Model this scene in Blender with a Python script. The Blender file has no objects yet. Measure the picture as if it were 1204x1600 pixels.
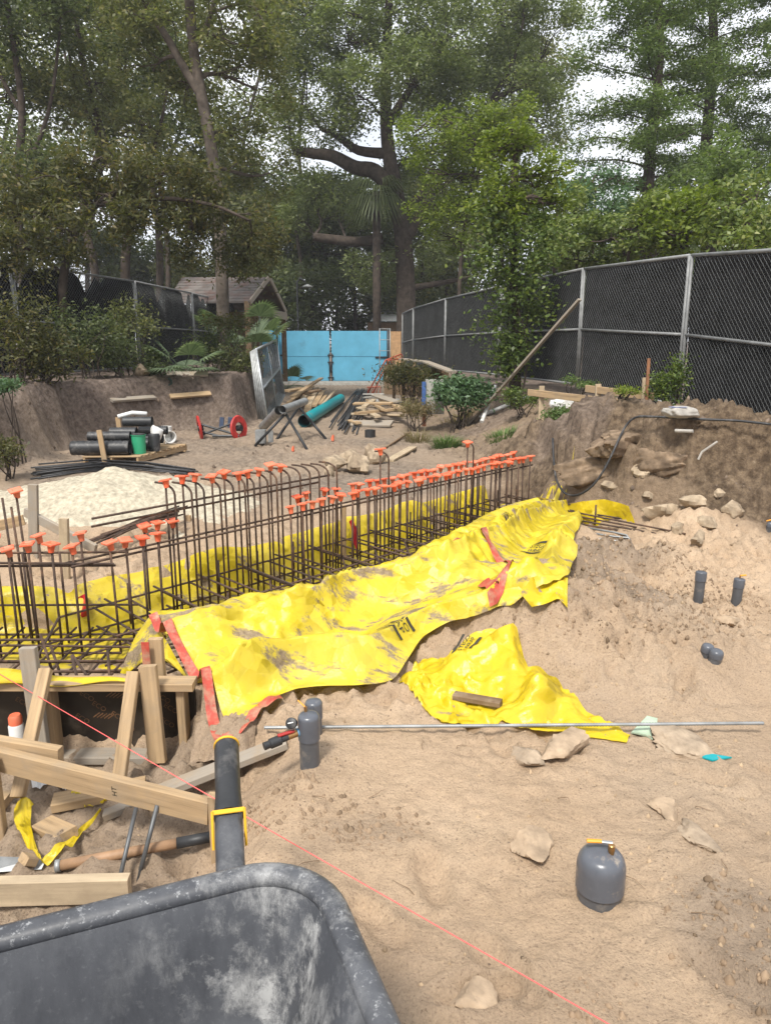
import bpy, math, random
import numpy as np
from mathutils import Vector, Matrix, Quaternion

# ------------------------------------------------------------------ camera, sky, sun, exposure
scene = bpy.context.scene
COL = scene.collection
FPX, PITCH, CAMH = 1150.0, math.radians(13.2), 1.6        # focal length in photo pixels (1204x1600), tilt, eye height
cam_d = bpy.data.cameras.new('camera'); cam = bpy.data.objects.new('camera', cam_d); COL.objects.link(cam)
cam.location = (0, 0, CAMH); cam.rotation_euler = (math.pi/2 - PITCH, 0, 0)
cam_d.sensor_fit = 'VERTICAL'; cam_d.sensor_height = 24; cam_d.lens = 24 * FPX / 1600
cam_d.clip_start = 0.05; cam_d.clip_end = 2000
scene.camera = cam
SUN_EL, SUN_AZ = math.radians(55), math.radians(200)      # azimuth clockwise from +Y: behind the camera, a little to the left
world = bpy.data.worlds.new('World'); scene.world = world; world.use_nodes = True
wn, wl = world.node_tree.nodes, world.node_tree.links
wn.clear()
w_out = wn.new('ShaderNodeOutputWorld'); w_bg = wn.new('ShaderNodeBackground'); w_sky = wn.new('ShaderNodeTexSky')
w_sky.sky_type = 'NISHITA'; w_sky.sun_disc = False; w_sky.sun_elevation = SUN_EL; w_sky.sun_rotation = SUN_AZ
w_sky.air_density = 1.0; w_sky.dust_density = 3.0
w_tc = wn.new('ShaderNodeTexCoord'); w_no = wn.new('ShaderNodeTexNoise'); w_no.inputs['Scale'].default_value = 2.2
w_no.inputs['Detail'].default_value = 6; w_no.inputs['Roughness'].default_value = .6
w_rp = wn.new('ShaderNodeValToRGB'); w_rp.color_ramp.elements[0].position = .30; w_rp.color_ramp.elements[1].position = .55
w_rp.color_ramp.elements[0].color = (.55, .55, .55, 1); w_rp.color_ramp.elements[1].color = (1, 1, 1, 1)
w_mx = wn.new('ShaderNodeMix'); w_mx.data_type = 'RGBA'
w_mx.inputs['B'].default_value = (6.9, 7.1, 7.5, 1)       # bright thin cloud deck over the blue
wl.new(w_tc.outputs['Generated'], w_no.inputs['Vector']); wl.new(w_no.outputs['Fac'], w_rp.inputs['Fac'])
wl.new(w_rp.outputs['Color'], w_mx.inputs['Factor']); wl.new(w_sky.outputs['Color'], w_mx.inputs['A'])
wl.new(w_mx.outputs['Result'], w_bg.inputs['Color']); wl.new(w_bg.outputs['Background'], w_out.inputs['Surface'])
w_bg.inputs['Strength'].default_value = 0.10
sun_d = bpy.data.lights.new('sun', 'SUN'); sun = bpy.data.objects.new('sun', sun_d); COL.objects.link(sun)
sun_d.energy = 2.8; sun_d.angle = math.radians(11); sun_d.color = (1.0, .955, .88)
sdir = Vector((math.sin(SUN_AZ)*math.cos(SUN_EL), math.cos(SUN_AZ)*math.cos(SUN_EL), math.sin(SUN_EL)))
sun.rotation_euler = sdir.to_track_quat('Z', 'Y').to_euler(); sun.location = sdir*40
vs = scene.view_settings
vs.view_transform = 'Standard'; vs.look = 'None'; vs.exposure = 0.85; vs.gamma = 1.0; vs.use_curve_mapping = False
scene.cycles.use_denoising = True; scene.cycles.max_bounces = 8; scene.cycles.transparent_max_bounces = 16
scene.cycles.sample_clamp_indirect = 6

# ------------------------------------------------------------------ small maths
R = random.Random(7)
NP = np.random.default_rng(11)
def rnd(a, b): return a + (b-a)*R.random()
def ss(a, b, x):
    t = np.clip((x-a)/(b-a), 0, 1); return t*t*(3-2*t)
def _h(ix, iy, seed):
    n = (ix.astype(np.int64)*374761393 + iy.astype(np.int64)*668265263 + seed*1442695041) & 0x7fffffff
    n = ((n ^ (n >> 13))*1274126177) & 0x7fffffff
    n = (n ^ (n >> 16)) & 0xffff
    return n/65535.0
def vnoise(x, y, seed=0):
    ix = np.floor(x); iy = np.floor(y); fx = x-ix; fy = y-iy
    fx = fx*fx*fx*(fx*(fx*6-15)+10); fy = fy*fy*fy*(fy*(fy*6-15)+10)
    a = _h(ix, iy, seed); b = _h(ix+1, iy, seed); c = _h(ix, iy+1, seed); d = _h(ix+1, iy+1, seed)
    return (a*(1-fx)+b*fx)*(1-fy) + (c*(1-fx)+d*fx)*fy
def fbm(x, y, octv=4, seed=0, gain=.5, rot=True):
    s = 0; a = 1; t = 0
    for i in range(octv):
        s = s + a*(vnoise(x, y, seed+i*17)-.5); t += a; a *= gain
        x, y = (x*1.6-y*1.2)+3.1, (x*1.2+y*1.6)+7.7
    return s/t*2
def ridge(x, y, octv=3, seed=0):
    s = 0; a = 1; t = 0
    for i in range(octv):
        s = s + a*(1-np.abs(2*vnoise(x, y, seed+i*31)-1)); t += a; a *= .5
        x, y = (x*1.6-y*1.2)+1.3, (x*1.2+y*1.6)+4.1
    return s/t
def polydist(x, y, pts):
    best = np.full(x.shape, 1e9); sgn = np.zeros(x.shape)
    for (ax, ay), (bx, by) in zip(pts[:-1], pts[1:]):
        dx, dy = bx-ax, by-ay; L2 = dx*dx+dy*dy
        t = np.clip(((x-ax)*dx+(y-ay)*dy)/L2, 0, 1)
        d = np.hypot(x-ax-t*dx, y-ay-t*dy); cr = dx*(y-ay)-dy*(x-ax)
        m = d < best - 1e-9
        best = np.where(m, d, best); sgn = np.where(m, np.sign(cr), sgn)
    return best*sgn          # positive on the left of the direction of travel
# ------------------------------------------------------------------ photo pixel -> ray -> place
def ray(px, py):
    u = (px-602)/FPX; v = (py-800)/FPX
    return np.array([u, math.cos(PITCH)-v*math.sin(PITCH), -math.sin(PITCH)-v*math.cos(PITCH)])
def PZ(px, py, z):                       # on the level z
    d = ray(px, py); return Vector((0, 0, CAMH)) + Vector(d)*((z-CAMH)/d[2])
def PY(px, py, y):                       # at the distance y
    d = ray(px, py); return Vector((0, 0, CAMH)) + Vector(d)*(y/d[1])
# ------------------------------------------------------------------ the lie of the land
CORN = np.array([-1.72, 4.21]); DS = np.array([.685, .728]); DT = np.array([-.728, .685])   # rebar wall: corner, along, across
def st(x, y): return (x-CORN[0])*DS[0]+(y-CORN[1])*DS[1], (x-CORN[0])*DT[0]+(y-CORN[1])*DT[1]
def STW(s, t): return CORN[0]+DS[0]*s+DT[0]*t, CORN[1]+DS[1]*s+DT[1]*t
BANK_R = [(14, 4.9), (5, 5.75), (3.3, 6.15), (2.45, 6.75), (1.85, 7.55), (1.5, 9), (1.05, 11), (.85, 14), (.75, 17), (.7, 20), (.55, 24), (.6, 28), (.8, 60)]
BANK_L = [(-4.0, -40), (-4.4, 4), (-4.75, 8.4), (-4.55, 11.2), (-3.7, 12.6), (-2.5, 13.3), (-2.45, 14.5), (-2.75, 18), (-3.7, 22), (-4.6, 27.5), (-5.0, 60)]
def bump(x, y, cx, cy, rx, ry, h, rot=0):
    c, s = math.cos(rot), math.sin(rot); u = ((x-cx)*c+(y-cy)*s)/rx; v = (-(x-cx)*s+(y-cy)*c)/ry
    return h*np.exp(-(u*u+v*v))
def trenchmask(x, y):
    s, t = st(x, y)
    tf = -.80+.085*np.clip(s, 0, 6)
    m1 = ss(tf-.22, tf+.02, t)*(1-ss(.46, .60, t))*ss(-.9, -.5, s)*(1-ss(5.6, 6.1, s))
    m2 = ss(3.0, 3.1, y)*(1-ss(4.60, 4.74, y))*(1-ss(-1.25, -.95, x))
    m2 = np.where((t > .1) & (s > .2), 0, m2)
    return np.maximum(m1, m2)
_fr = random.Random(44); FEET = []
for _k in range(34):                                     # boot prints, in loose pairs
    _x, _y, _a = _fr.uniform(-.45, 2.6), _fr.uniform(1.45, 4.6), _fr.uniform(0, math.pi)
    FEET += [(_x, _y, _a), (_x+.20*math.cos(_a+1.57)+.3*math.cos(_a), _y+.20*math.sin(_a+1.57)+.3*math.sin(_a), _a+_fr.uniform(-.2, .2))]
FEET = [f for f in FEET if all(math.hypot(f[0]-q[0], f[1]-q[1]) > .36 for q in ((.63, 1.86), (-.29, 2.57), (1.98, 4.42), (2.16, 4.31)))]
def land(x, y, fine=True):
    x = np.asarray(x, float); y = np.asarray(y, float)
    z = .05*fbm(x*.55, y*.55, 3, 3)*ss(1, 6, np.hypot(x, y))
    near = 1-ss(9, 14, y)
    # spoil heaps and berms
    lump = .45+1.1*ridge(x*2.3, y*2.3, 4, 91)
    sp = bump(x, y, 1.25, 3.95, .55, .42, .30)+bump(x, y, 1.5, 4.95, .55, .35, .24)+bump(x, y, .72, 3.65, .40, .30, .20)+bump(x, y, 1.0, 4.35, .35, .3, .12)
    sp = sp+bump(x, y, 2.6, 5.3, .6, .35, .12)+bump(x, y, 1.15, 3.35, .5, .3, .12)+bump(x, y, 1.85, 3.5, .45, .35, .08)
    sp = sp+bump(x, y, -.33, 2.52, .3, .22, .05)+bump(x, y, -.62, 2.95, .2, .28, .10)
    sp = sp+bump(x, y, 1.15, 1.75, .28, .5, .035)
    z = z+sp*lump
    s, t = st(x, y)
    z = z+.10*np.exp(-((t+1.15)/.28)**2)*ss(-.2, .6, s)*(1-ss(4.2, 5, s))
    # pit in front of the form
    pit = (1-ss(-.85, -.40, x+.25*fbm(x*2, y*2, 2, 5)))*(1-ss(2.98, 3.06, y))*ss(1.2, 1.75, y)
    z = z-.21*pit
    # footing trench
    tr = trenchmask(x, y)
    z = z*(1-tr)-.33*tr
    z = z-.05*ss(.4, .7, t)*(1-ss(1.2, 2.2, t))*(1-tr)*(1-ss(6, 8, s))*ss(-3, -1, s)
    # channel where the footing steel runs on below the bank
    cd = np.abs(polydist(x, y, [(1.45, 7.6), (1.75, 6.9), (2.05, 6.2), (2.3, 5.75)]))
    chn = 1-ss(.22, .42, cd)
    z = z*(1-chn)-.13*chn
    # right bank
    d = -polydist(x, y, BANK_R)+.20*fbm(x*1.3, y*1.3, 3, 21)+.07*fbm(x*4, y*4, 3, 22)
    wdt = .42+1.6*ss(7.6, 10.5, y)
    top = .80-.10*ss(9, 14, y)-.35*ss(14, 22, y)
    dn = d/wdt; j1 = .16*fbm(x*2.1, y*2.1, 3, 23); j2 = .20*fbm(x*1.7+4, y*1.7, 3, 24)
    prof = .34*ss(-.05, .16, dn+j2*.4)+.36*ss(.30, .40, dn+j1)+.30*ss(.62, .74, dn+j2)
    prof = np.where(y > 9.5, prof*(1-ss(9.5, 11, y))+ss(0, 1, dn)*ss(9.5, 11, y), prof)
    ledge = (ridge(x*1.5+1.7*z, y*1.5, 3, 33)-.5)*.46*ss(.03, .25, d)*(1-ss(.9, 1.5, d))*(1-ss(8.5, 10.5, y))
    z = np.where(d > -.3, z*(1-ss(-.3, .5, d))+top*prof+ledge, z)
    z = z+bump(x, y, 2.75, 6.2, .5, .25, .16)*(1-ss(.3, .6, d))
    z = z+np.where(d > 1.2, .10*fbm(x*.8, y*.8, 2, 40), 0)
    # left bank
    d2 = polydist(x, y, BANK_L)+.12*fbm(x*1.1, y*1.1, 3, 51)+.05*fbm(x*4, y*4, 3, 52)
    z = np.where(d2 > -.2, z*(1-ss(-.2, .3, d2))+.97*ss(0, .32, d2)*(1-.25*ss(20, 27, y))+.06*ss(.5, 2, d2)*fbm(x, y, 2, 53), z)
    z = z+.12*np.exp(-((d2+.15)/.3)**2)*np.clip(.5+fbm(x*1.2, y*1.2, 3, 55), 0, 1)*(y > 5)
    if fine:
        rough = .34+2.9*ss(.1, .55, sp*3+ss(.0, .3, d)*(d < 1.6)+.8*ss(.05, .4, d2)+.45*ss(.42, .7, vnoise(x*.9+5, y*.9, 61)))
        rough = rough*(1-.9*tr)
        fall = 1-.4*ss(5, 12, y)
        z = z+rough*fall*(.020*fbm(x*4.5, y*4.5, 3, 71)+.022*(ridge(x*9, y*9, 2, 72)-.5)+.017*fbm(x*21, y*21, 2, 73))
        # soft foot-prints in the open sand
        z = z-.014*ss(.62, .80, vnoise(x*3.2, y*3.2, 81))*near
        fm = np.zeros_like(z); pmk = (y < 6) & (x > -1.5) & (x < 4)
        if pmk.any():
            xs, ys = x[pmk], y[pmk]; acc = np.zeros_like(xs)
            for fx, fy, fa in FEET:
                m = (np.abs(xs-fx) < .3) & (np.abs(ys-fy) < .3)
                if not m.any(): continue
                c_, s_ = math.cos(fa), math.sin(fa); u = ((xs[m]-fx)*c_+(ys[m]-fy)*s_)/.125; v = (-(xs[m]-fx)*s_+(ys[m]-fy)*c_)/.048; q = u*u+v*v
                acc[m] += -.030*np.exp(-q*q)+.016*np.exp(-((np.sqrt(q)-1.25)/.25)**2)
            fm[pmk] = acc
        z = z+fm*(1-tr)
        # clods
        cl = ss(.60, .82, vnoise(x*26, y*26, 75))*ss(.45, .65, vnoise(x*1.6+9, y*1.6, 76))
        z = z+.014*cl*near*(1-tr)
    return z
def landz(x, y): return float(land(np.array([x]), np.array([y]))[0])
_T = np.concatenate([np.arange(.6, 10, .04), np.arange(10, 45, .15)])
def G(px, py, lift=0.0):                 # where the line of sight meets the ground
    d = ray(px, py); P = np.array([0, 0, CAMH])[:, None] + d[:, None]*_T
    f = P[2]-land(P[0], P[1])-lift
    i = np.argmax(f < 0)
    if f[i] >= 0: i = len(_T)-1
    a, b = _T[max(i-1, 0)], _T[i]
    t = np.linspace(a, b, 24); Q = np.array([0, 0, CAMH])[:, None]+d[:, None]*t
    f = Q[2]-land(Q[0], Q[1])-lift; j = int(np.argmax(f < 0)); j = j if f[j] < 0 else 23
    return Vector(Q[:, j])

# ------------------------------------------------------------------ materials
def nodes(name):
    m = bpy.data.materials.new(name); m.use_nodes = True; nt = m.node_tree
    return m, nt, nt.nodes['Principled BSDF']
def N(nt, kind, **kw):
    n = nt.nodes.new(kind)
    for k, v in kw.items():
        if k in n.inputs: n.inputs[k].default_value = v
        else: setattr(n, k, v)
    return n
def L(nt, a, b): nt.links.new(a, b)
def ramp(nt, fac, stops):
    r = nt.nodes.new('ShaderNodeValToRGB'); e = r.color_ramp.elements
    while len(e) < len(stops): e.new(.5)
    for i, (p, c) in enumerate(stops):
        e[i].position = p; e[i].color = (*c, 1) if len(c) == 3 else c
    L(nt, fac, r.inputs['Fac']); return r.outputs['Color']
def mixc(nt, f, a, b, mode='MIX'):
    m = nt.nodes.new('ShaderNodeMix'); m.data_type = 'RGBA'; m.blend_type = mode
    for sock, v in ((m.inputs['Factor'], f), (m.inputs['A'], a), (m.inputs['B'], b)):
        if hasattr(v, 'is_output'): L(nt, v, sock)
        else: sock.default_value = v if not isinstance(v, tuple) or len(v) == 4 else (*v, 1)
    return m.outputs['Result']
def noise(nt, vec, scale, detail=4, rough=.55):
    n = nt.nodes.new('ShaderNodeTexNoise'); n.inputs['Scale'].default_value = scale
    n.inputs['Detail'].default_value = detail; n.inputs['Roughness'].default_value = rough
    if vec is not None: L(nt, vec, n.inputs['Vector'])
    return n.outputs['Fac']
def geo_pos(nt): return nt.nodes.new('ShaderNodeNewGeometry').outputs['Position']
def obj_vec(nt): return nt.nodes.new('ShaderNodeTexCoord').outputs['Object']
def bumpn(nt, bs, h, strength=.4, dist=.01, prev=None):
    b = nt.nodes.new('ShaderNodeBump'); b.inputs['Strength'].default_value = strength; b.inputs['Distance'].default_value = dist
    L(nt, h, b.inputs['Height'])
    if prev is not None: L(nt, prev, b.inputs['Normal'])
    L(nt, b.outputs['Normal'], bs.inputs['Normal']); return b.outputs['Normal']
_cache = {}
def plain(name, c, rough=.6, metal=0, var=.25, scale=12, bump=.0, bscale=60, dirt=None, dirt_amt=.5, coat=0, spec=None, objvar=None):
    if name in _cache: return _cache[name]
    m, nt, bs = nodes(name); v = geo_pos(nt)
    n1 = noise(nt, v, scale, 5, .6)
    col = ramp(nt, n1, [(.3, tuple(k*(1-var) for k in c)), (.7, tuple(min(1, k*(1+var)) for k in c))])
    if dirt:
        n2 = noise(nt, v, scale*.7, 6, .7)
        f = ramp(nt, n2, [(.62-.3*dirt_amt, (0, 0, 0)), (.75, (1, 1, 1))])
        col = mixc(nt, f, col, dirt)
    if objvar:
        oi = nt.nodes.new('ShaderNodeObjectInfo'); col = mixc(nt, ramp(nt, oi.outputs['Random'], [(.2, (0, 0, 0)), (1, (.6, .6, .6))]), col, objvar)
    L(nt, col, bs.inputs['Base Color']); bs.inputs['Roughness'].default_value = rough; bs.inputs['Metallic'].default_value = metal
    if spec is not None: bs.inputs['Specular IOR Level'].default_value = spec
    if coat: bs.inputs['Coat Weight'].default_value = coat
    if bump: bumpn(nt, bs, noise(nt, v, bscale, 4, .6), bump, .004)
    _cache[name] = m; return m

# ------------------------------------------------------------------ mesh builder
class MB:
    def __init__(s): s.v = []; s.f = []; s.g = []; s.has_g = False
    def add(s, vs, fs, grain=None):
        o = len(s.v); s.v += [tuple(v) for v in vs]; s.f += [tuple(i+o for i in f) for f in fs]
        if grain is not None: s.has_g = True; s.g += [tuple(g) for g in grain]
        else: s.g += [(0, 0, 0)]*len(vs)
        return s
    def frame(s, p0, p1, up=(0, 0, 1)):
        p0 = Vector(p0); p1 = Vector(p1); a = (p1-p0); ln = a.length; a = a/ln; up = Vector(up)
        if abs(a.dot(up)) > .985: up = Vector((0, 1, 0)) if abs(a.y) < .9 else Vector((1, 0, 0))
        sd = a.cross(up).normalized(); u = sd.cross(a).normalized(); return p0, p1, a, sd, u, ln
    def board(s, p0, p1, w, h, up=(0, 0, 1), roll=0, ch=.003, bow=0):      # a sawn board from p0 to p1 (centre line), width w, height h
        p0, p1, a, sd, u, ln = s.frame(p0, p1, up)
        if roll:
            q = Quaternion(a, roll); sd = q @ sd; u = q @ u
        ch = min(ch, w*.3, h*.3)
        prof = [(-w/2+ch, -h/2), (w/2-ch, -h/2), (w/2, -h/2+ch), (w/2, h/2-ch), (w/2-ch, h/2), (-w/2+ch, h/2), (-w/2, h/2-ch), (-w/2, -h/2+ch)]
        off = Vector((rnd(0, 50), rnd(0, 50), rnd(0, 50))); vs = []; gr = []
        rows = [0, 1] if not bow else [0, .25, .5, .75, 1]
        for k in rows:
            c = p0+(p1-p0)*k+u*(bow*4*k*(1-k))
            for x, y in prof: vs.append(c+sd*x+u*y); gr.append(off+Vector((k*ln, x, y)))
        fs = [tuple(range(7, -1, -1)), tuple(range(len(vs)-8, len(vs)))]
        for r in range(len(rows)-1):
            for i in range(8): j = (i+1) % 8; fs.append((r*8+i, r*8+j, r*8+8+j, r*8+8+i))
        return s.add(vs, fs, gr)
    def box(s, c, size, rot=None, ch=0):
        c = Vector(c); x, y, z = [k/2 for k in size]; M = rot if rot is not None else Matrix.Identity(3)
        vs = [c+M @ Vector((i*x, j*y, k*z)) for i in (-1, 1) for j in (-1, 1) for k in (-1, 1)]
        return s.add(vs, [(0, 1, 3, 2), (4, 6, 7, 5), (0, 4, 5, 1), (2, 3, 7, 6), (0, 2, 6, 4), (1, 5, 7, 3)])
    def tube(s, pts, r, n=8, cap=True, closed=False):
        pts = [Vector(p) for p in pts]; m = len(pts); rs = r if isinstance(r, (list, tuple)) else [r]*m
        vs = []; fs = []; prev = None
        for i, p in enumerate(pts):
            a = pts[min(i+1, m-1)]-pts[max(i-1, 0)]
            if closed: a = pts[(i+1) % m]-pts[i-1]
            a = a.normalized() if a.length > 1e-9 else Vector((0, 0, 1))
            if prev is None:
                up = Vector((0, 0, 1)) if abs(a.z) < .95 else Vector((1, 0, 0)); sd = a.cross(up).normalized()
            else:
                sd = (prev-a*prev.dot(a)); sd = sd.normalized() if sd.length > 1e-6 else a.orthogonal().normalized()
            prev = sd; u = a.cross(sd)
            for k in range(n):
                an = 2*math.pi*k/n; vs.append(p+(sd*math.cos(an)+u*math.sin(an))*rs[i])
        for i in range(m-1 if not closed else m):
            j = (i+1) % m
            for k in range(n):
                l = (k+1) % n; fs.append((i*n+k, i*n+l, j*n+l, j*n+k))
        if cap and not closed: fs += [tuple(range(n-1, -1, -1)), tuple(range((m-1)*n, m*n))]
        return s.add(vs, fs)
    def lathe(s, prof, c, axis=(0, 0, 1), n=20):       # prof: (radius, height)
        c = Vector(c); a = Vector(axis).normalized(); sd = a.orthogonal().normalized(); u = a.cross(sd); vs = []; fs = []
        for r, h in prof:
            for k in range(n):
                an = 2*math.pi*k/n; vs.append(c+a*h+(sd*math.cos(an)+u*math.sin(an))*max(r, 1e-4))
        for i in range(len(prof)-1):
            for k in range(n): l = (k+1) % n; fs.append((i*n+k, i*n+l, i*n+n+l, i*n+n+k))
        return s.add(vs, fs)
    def rock(s, c, size, seed, sub=10, flat=.0, jag=.28):
        rr = random.Random(seed); c = Vector(c); pl = []
        for _ in range(16):
            n = Vector((rr.gauss(0, 1), rr.gauss(0, 1), rr.gauss(0, 1))).normalized(); pl.append((n, rr.uniform(1-jag*1.6, 1.02)))
        vs = []; fs = []; q = Quaternion((0, 0, 1), rr.uniform(0, 6.28))
        for i in range(sub+1):
            th = math.pi*i/sub
            for k in range(sub*2):
                ph = math.pi*k/sub; d = Vector((math.sin(th)*math.cos(ph), math.sin(th)*math.sin(ph), math.cos(th))); t = 1.15
                for n, o in pl:
                    dn = d.dot(n)
                    if dn > .01: t = min(t, o/dn*.82)
                if sub >= 12: t *= 1+.20*float(fbm(np.array([d.x*2.8+d.z*2.1+seed]), np.array([d.y*2.8-d.z*1.7]), 5, seed, .65)[0])
                else: t *= 1+rr.uniform(-.03, .03)*(0 if i in (0, sub) else 1)
                p = d*t; vs.append(c+q @ Vector((p.x*size[0], p.y*size[1], p.z*size[2])))
        w = sub*2
        for i in range(sub):
            for k in range(w): l = (k+1) % w; fs.append((i*w+k, i*w+l, i*w+w+l, i*w+w+k)[::-1])
        return s.add(vs, fs)
    def build(s, name, mat, parent=None, org=None, smooth=False, bevel=0):
        if org is None: org = ROOT.get(parent.name, Vector((0, 0, 0))) if parent else Vector((0, 0, 0))
        org = Vector(org); a = np.array(s.v, float)-np.array(org)
        me = bpy.data.meshes.new(name); me.from_pydata(a.tolist(), [], s.f)
        if s.has_g:
            at = me.attributes.new('grain', 'FLOAT_VECTOR', 'POINT'); at.data.foreach_set('vector', np.array(s.g, np.float32).ravel())
        me.materials.append(MAT[mat] if isinstance(mat, str) else mat)
        if smooth:
            me.polygons.foreach_set('use_smooth', [True]*len(me.polygons))
            if smooth != 'all': me.set_sharp_from_angle(angle=math.radians(smooth if smooth is not True else 40))
        me.update()
        o = bpy.data.objects.new(name, me); COL.objects.link(o)
        if parent is not None: o.parent = parent; ROOT[o.name] = org
        else: o.location = org; ROOT[o.name] = org
        return o
ROOT = {}
MAT = {}
def tag(o, label=None, cat=None, group=None, kind=None):
    if label: o['label'] = label
    if cat: o['category'] = cat
    if group: o['group'] = group
    if kind: o['kind'] = kind
    return o
def thing(name, label, cat, loc, group=None):
    o = bpy.data.objects.new(name, None); COL.objects.link(o); o.location = Vector(loc); o.empty_display_size = .1
    ROOT[o.name] = Vector(loc); return tag(o, label, cat, group)
def fastmesh(name, verts, faces4, mat, parent=None, org=(0, 0, 0), smooth=False):   # numpy arrays, quads or triangles
    verts = np.asarray(verts, np.float32)-np.asarray(org, np.float32); faces4 = np.asarray(faces4, np.int32); k = faces4.shape[1]
    me = bpy.data.meshes.new(name); me.vertices.add(len(verts)); me.vertices.foreach_set('co', verts.ravel())
    me.loops.add(faces4.size); me.loops.foreach_set('vertex_index', faces4.ravel())
    me.polygons.add(len(faces4)); me.polygons.foreach_set('loop_start', np.arange(0, faces4.size, k, dtype=np.int32))
    me.polygons.foreach_set('loop_total', np.full(len(faces4), k, np.int32))
    if smooth: me.polygons.foreach_set('use_smooth', np.ones(len(faces4), bool))
    me.update(calc_edges=True); me.materials.append(MAT[mat] if isinstance(mat, str) else mat)
    o = bpy.data.objects.new(name, me); COL.objects.link(o)
    if parent is not None: o.parent = parent
    else: o.location = org
    ROOT[o.name] = Vector(org); return o
def copy_tree(o, parent=None):
    c = o.copy(); COL.objects.link(c); c.parent = parent
    ROOT[c.name] = ROOT.get(o.name, Vector((0, 0, 0)))
    for ch in [k for k in bpy.data.objects if k.parent == o]: copy_tree(ch, c)
    return c
# ------------------------------------------------------------------ material library
def mk_ground():
    m, nt, bs = nodes('ground_soil'); v = geo_pos(nt)
    at = N(nt, 'ShaderNodeAttribute', attribute_name='soil'); sep = N(nt, 'ShaderNodeSeparateColor'); L(nt, at.outputs['Color'], sep.inputs['Color'])
    n_big = noise(nt, v, 1.3, 5, .6); n_mid = noise(nt, v, 14, 6, .65); n_fine = noise(nt, v, 130, 5, .7)
    sand = ramp(nt, n_big, [(.3, (.39, .280, .185)), (.5, (.475, .348, .236)), (.72, (.55, .415, .29))])
    sand = mixc(nt, ramp(nt, n_mid, [(.46, (0, 0, 0)), (.75, (.5, .5, .5))]), sand, (.31, .225, .155))
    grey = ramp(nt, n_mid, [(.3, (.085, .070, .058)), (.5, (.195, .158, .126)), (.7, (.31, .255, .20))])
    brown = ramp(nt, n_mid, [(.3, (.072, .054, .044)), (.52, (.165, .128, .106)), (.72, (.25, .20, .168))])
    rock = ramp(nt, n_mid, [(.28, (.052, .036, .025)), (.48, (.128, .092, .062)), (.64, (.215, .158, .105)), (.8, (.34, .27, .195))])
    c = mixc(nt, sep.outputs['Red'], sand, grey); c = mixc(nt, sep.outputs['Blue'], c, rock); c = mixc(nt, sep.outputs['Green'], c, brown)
    sp = ramp(nt, n_fine, [(.30, (.45, .42, .40)), (.43, (.92, .92, .92)), (.60, (1.04, 1.04, 1.03)), (.74, (1.3, 1.28, 1.22))])
    c = mixc(nt, 1.0, c, sp, 'MULTIPLY')
    vo = nt.nodes.new('ShaderNodeTexVoronoi'); vo.inputs['Scale'].default_value = 45; L(nt, v, vo.inputs['Vector'])
    peb = ramp(nt, vo.outputs['Distance'], [(.10, (1, 1, 1)), (.19, (0, 0, 0))])
    msk = ramp(nt, noise(nt, v, 2.7, 4), [(.50, (0, 0, 0)), (.62, (.8, .8, .8))])
    pm = mixc(nt, 1.0, peb, msk, 'MULTIPLY'); c = mixc(nt, pm, c, (.20, .155, .115))
    L(nt, c, bs.inputs['Base Color']); bs.inputs['Roughness'].default_value = .96; bs.inputs['Specular IOR Level'].default_value = .12
    vc = nt.nodes.new('ShaderNodeTexVoronoi'); vc.inputs['Scale'].default_value = 21; L(nt, v, vc.inputs['Vector']); vm = mixc(nt, 1.0, vc.outputs['Distance'], ramp(nt, noise(nt, v, 2.1, 4), [(.42, (0, 0, 0)), (.6, (1, 1, 1))]), 'MULTIPLY')
    n0 = bumpn(nt, bs, vm, .5, -.02); n1 = bumpn(nt, bs, noise(nt, v, 38, 7, .72), .9, .022, n0)
    n2 = bumpn(nt, bs, pm, .5, .012, n1)
    bumpn(nt, bs, n_fine, .35, .004, n2)
    return m
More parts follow.
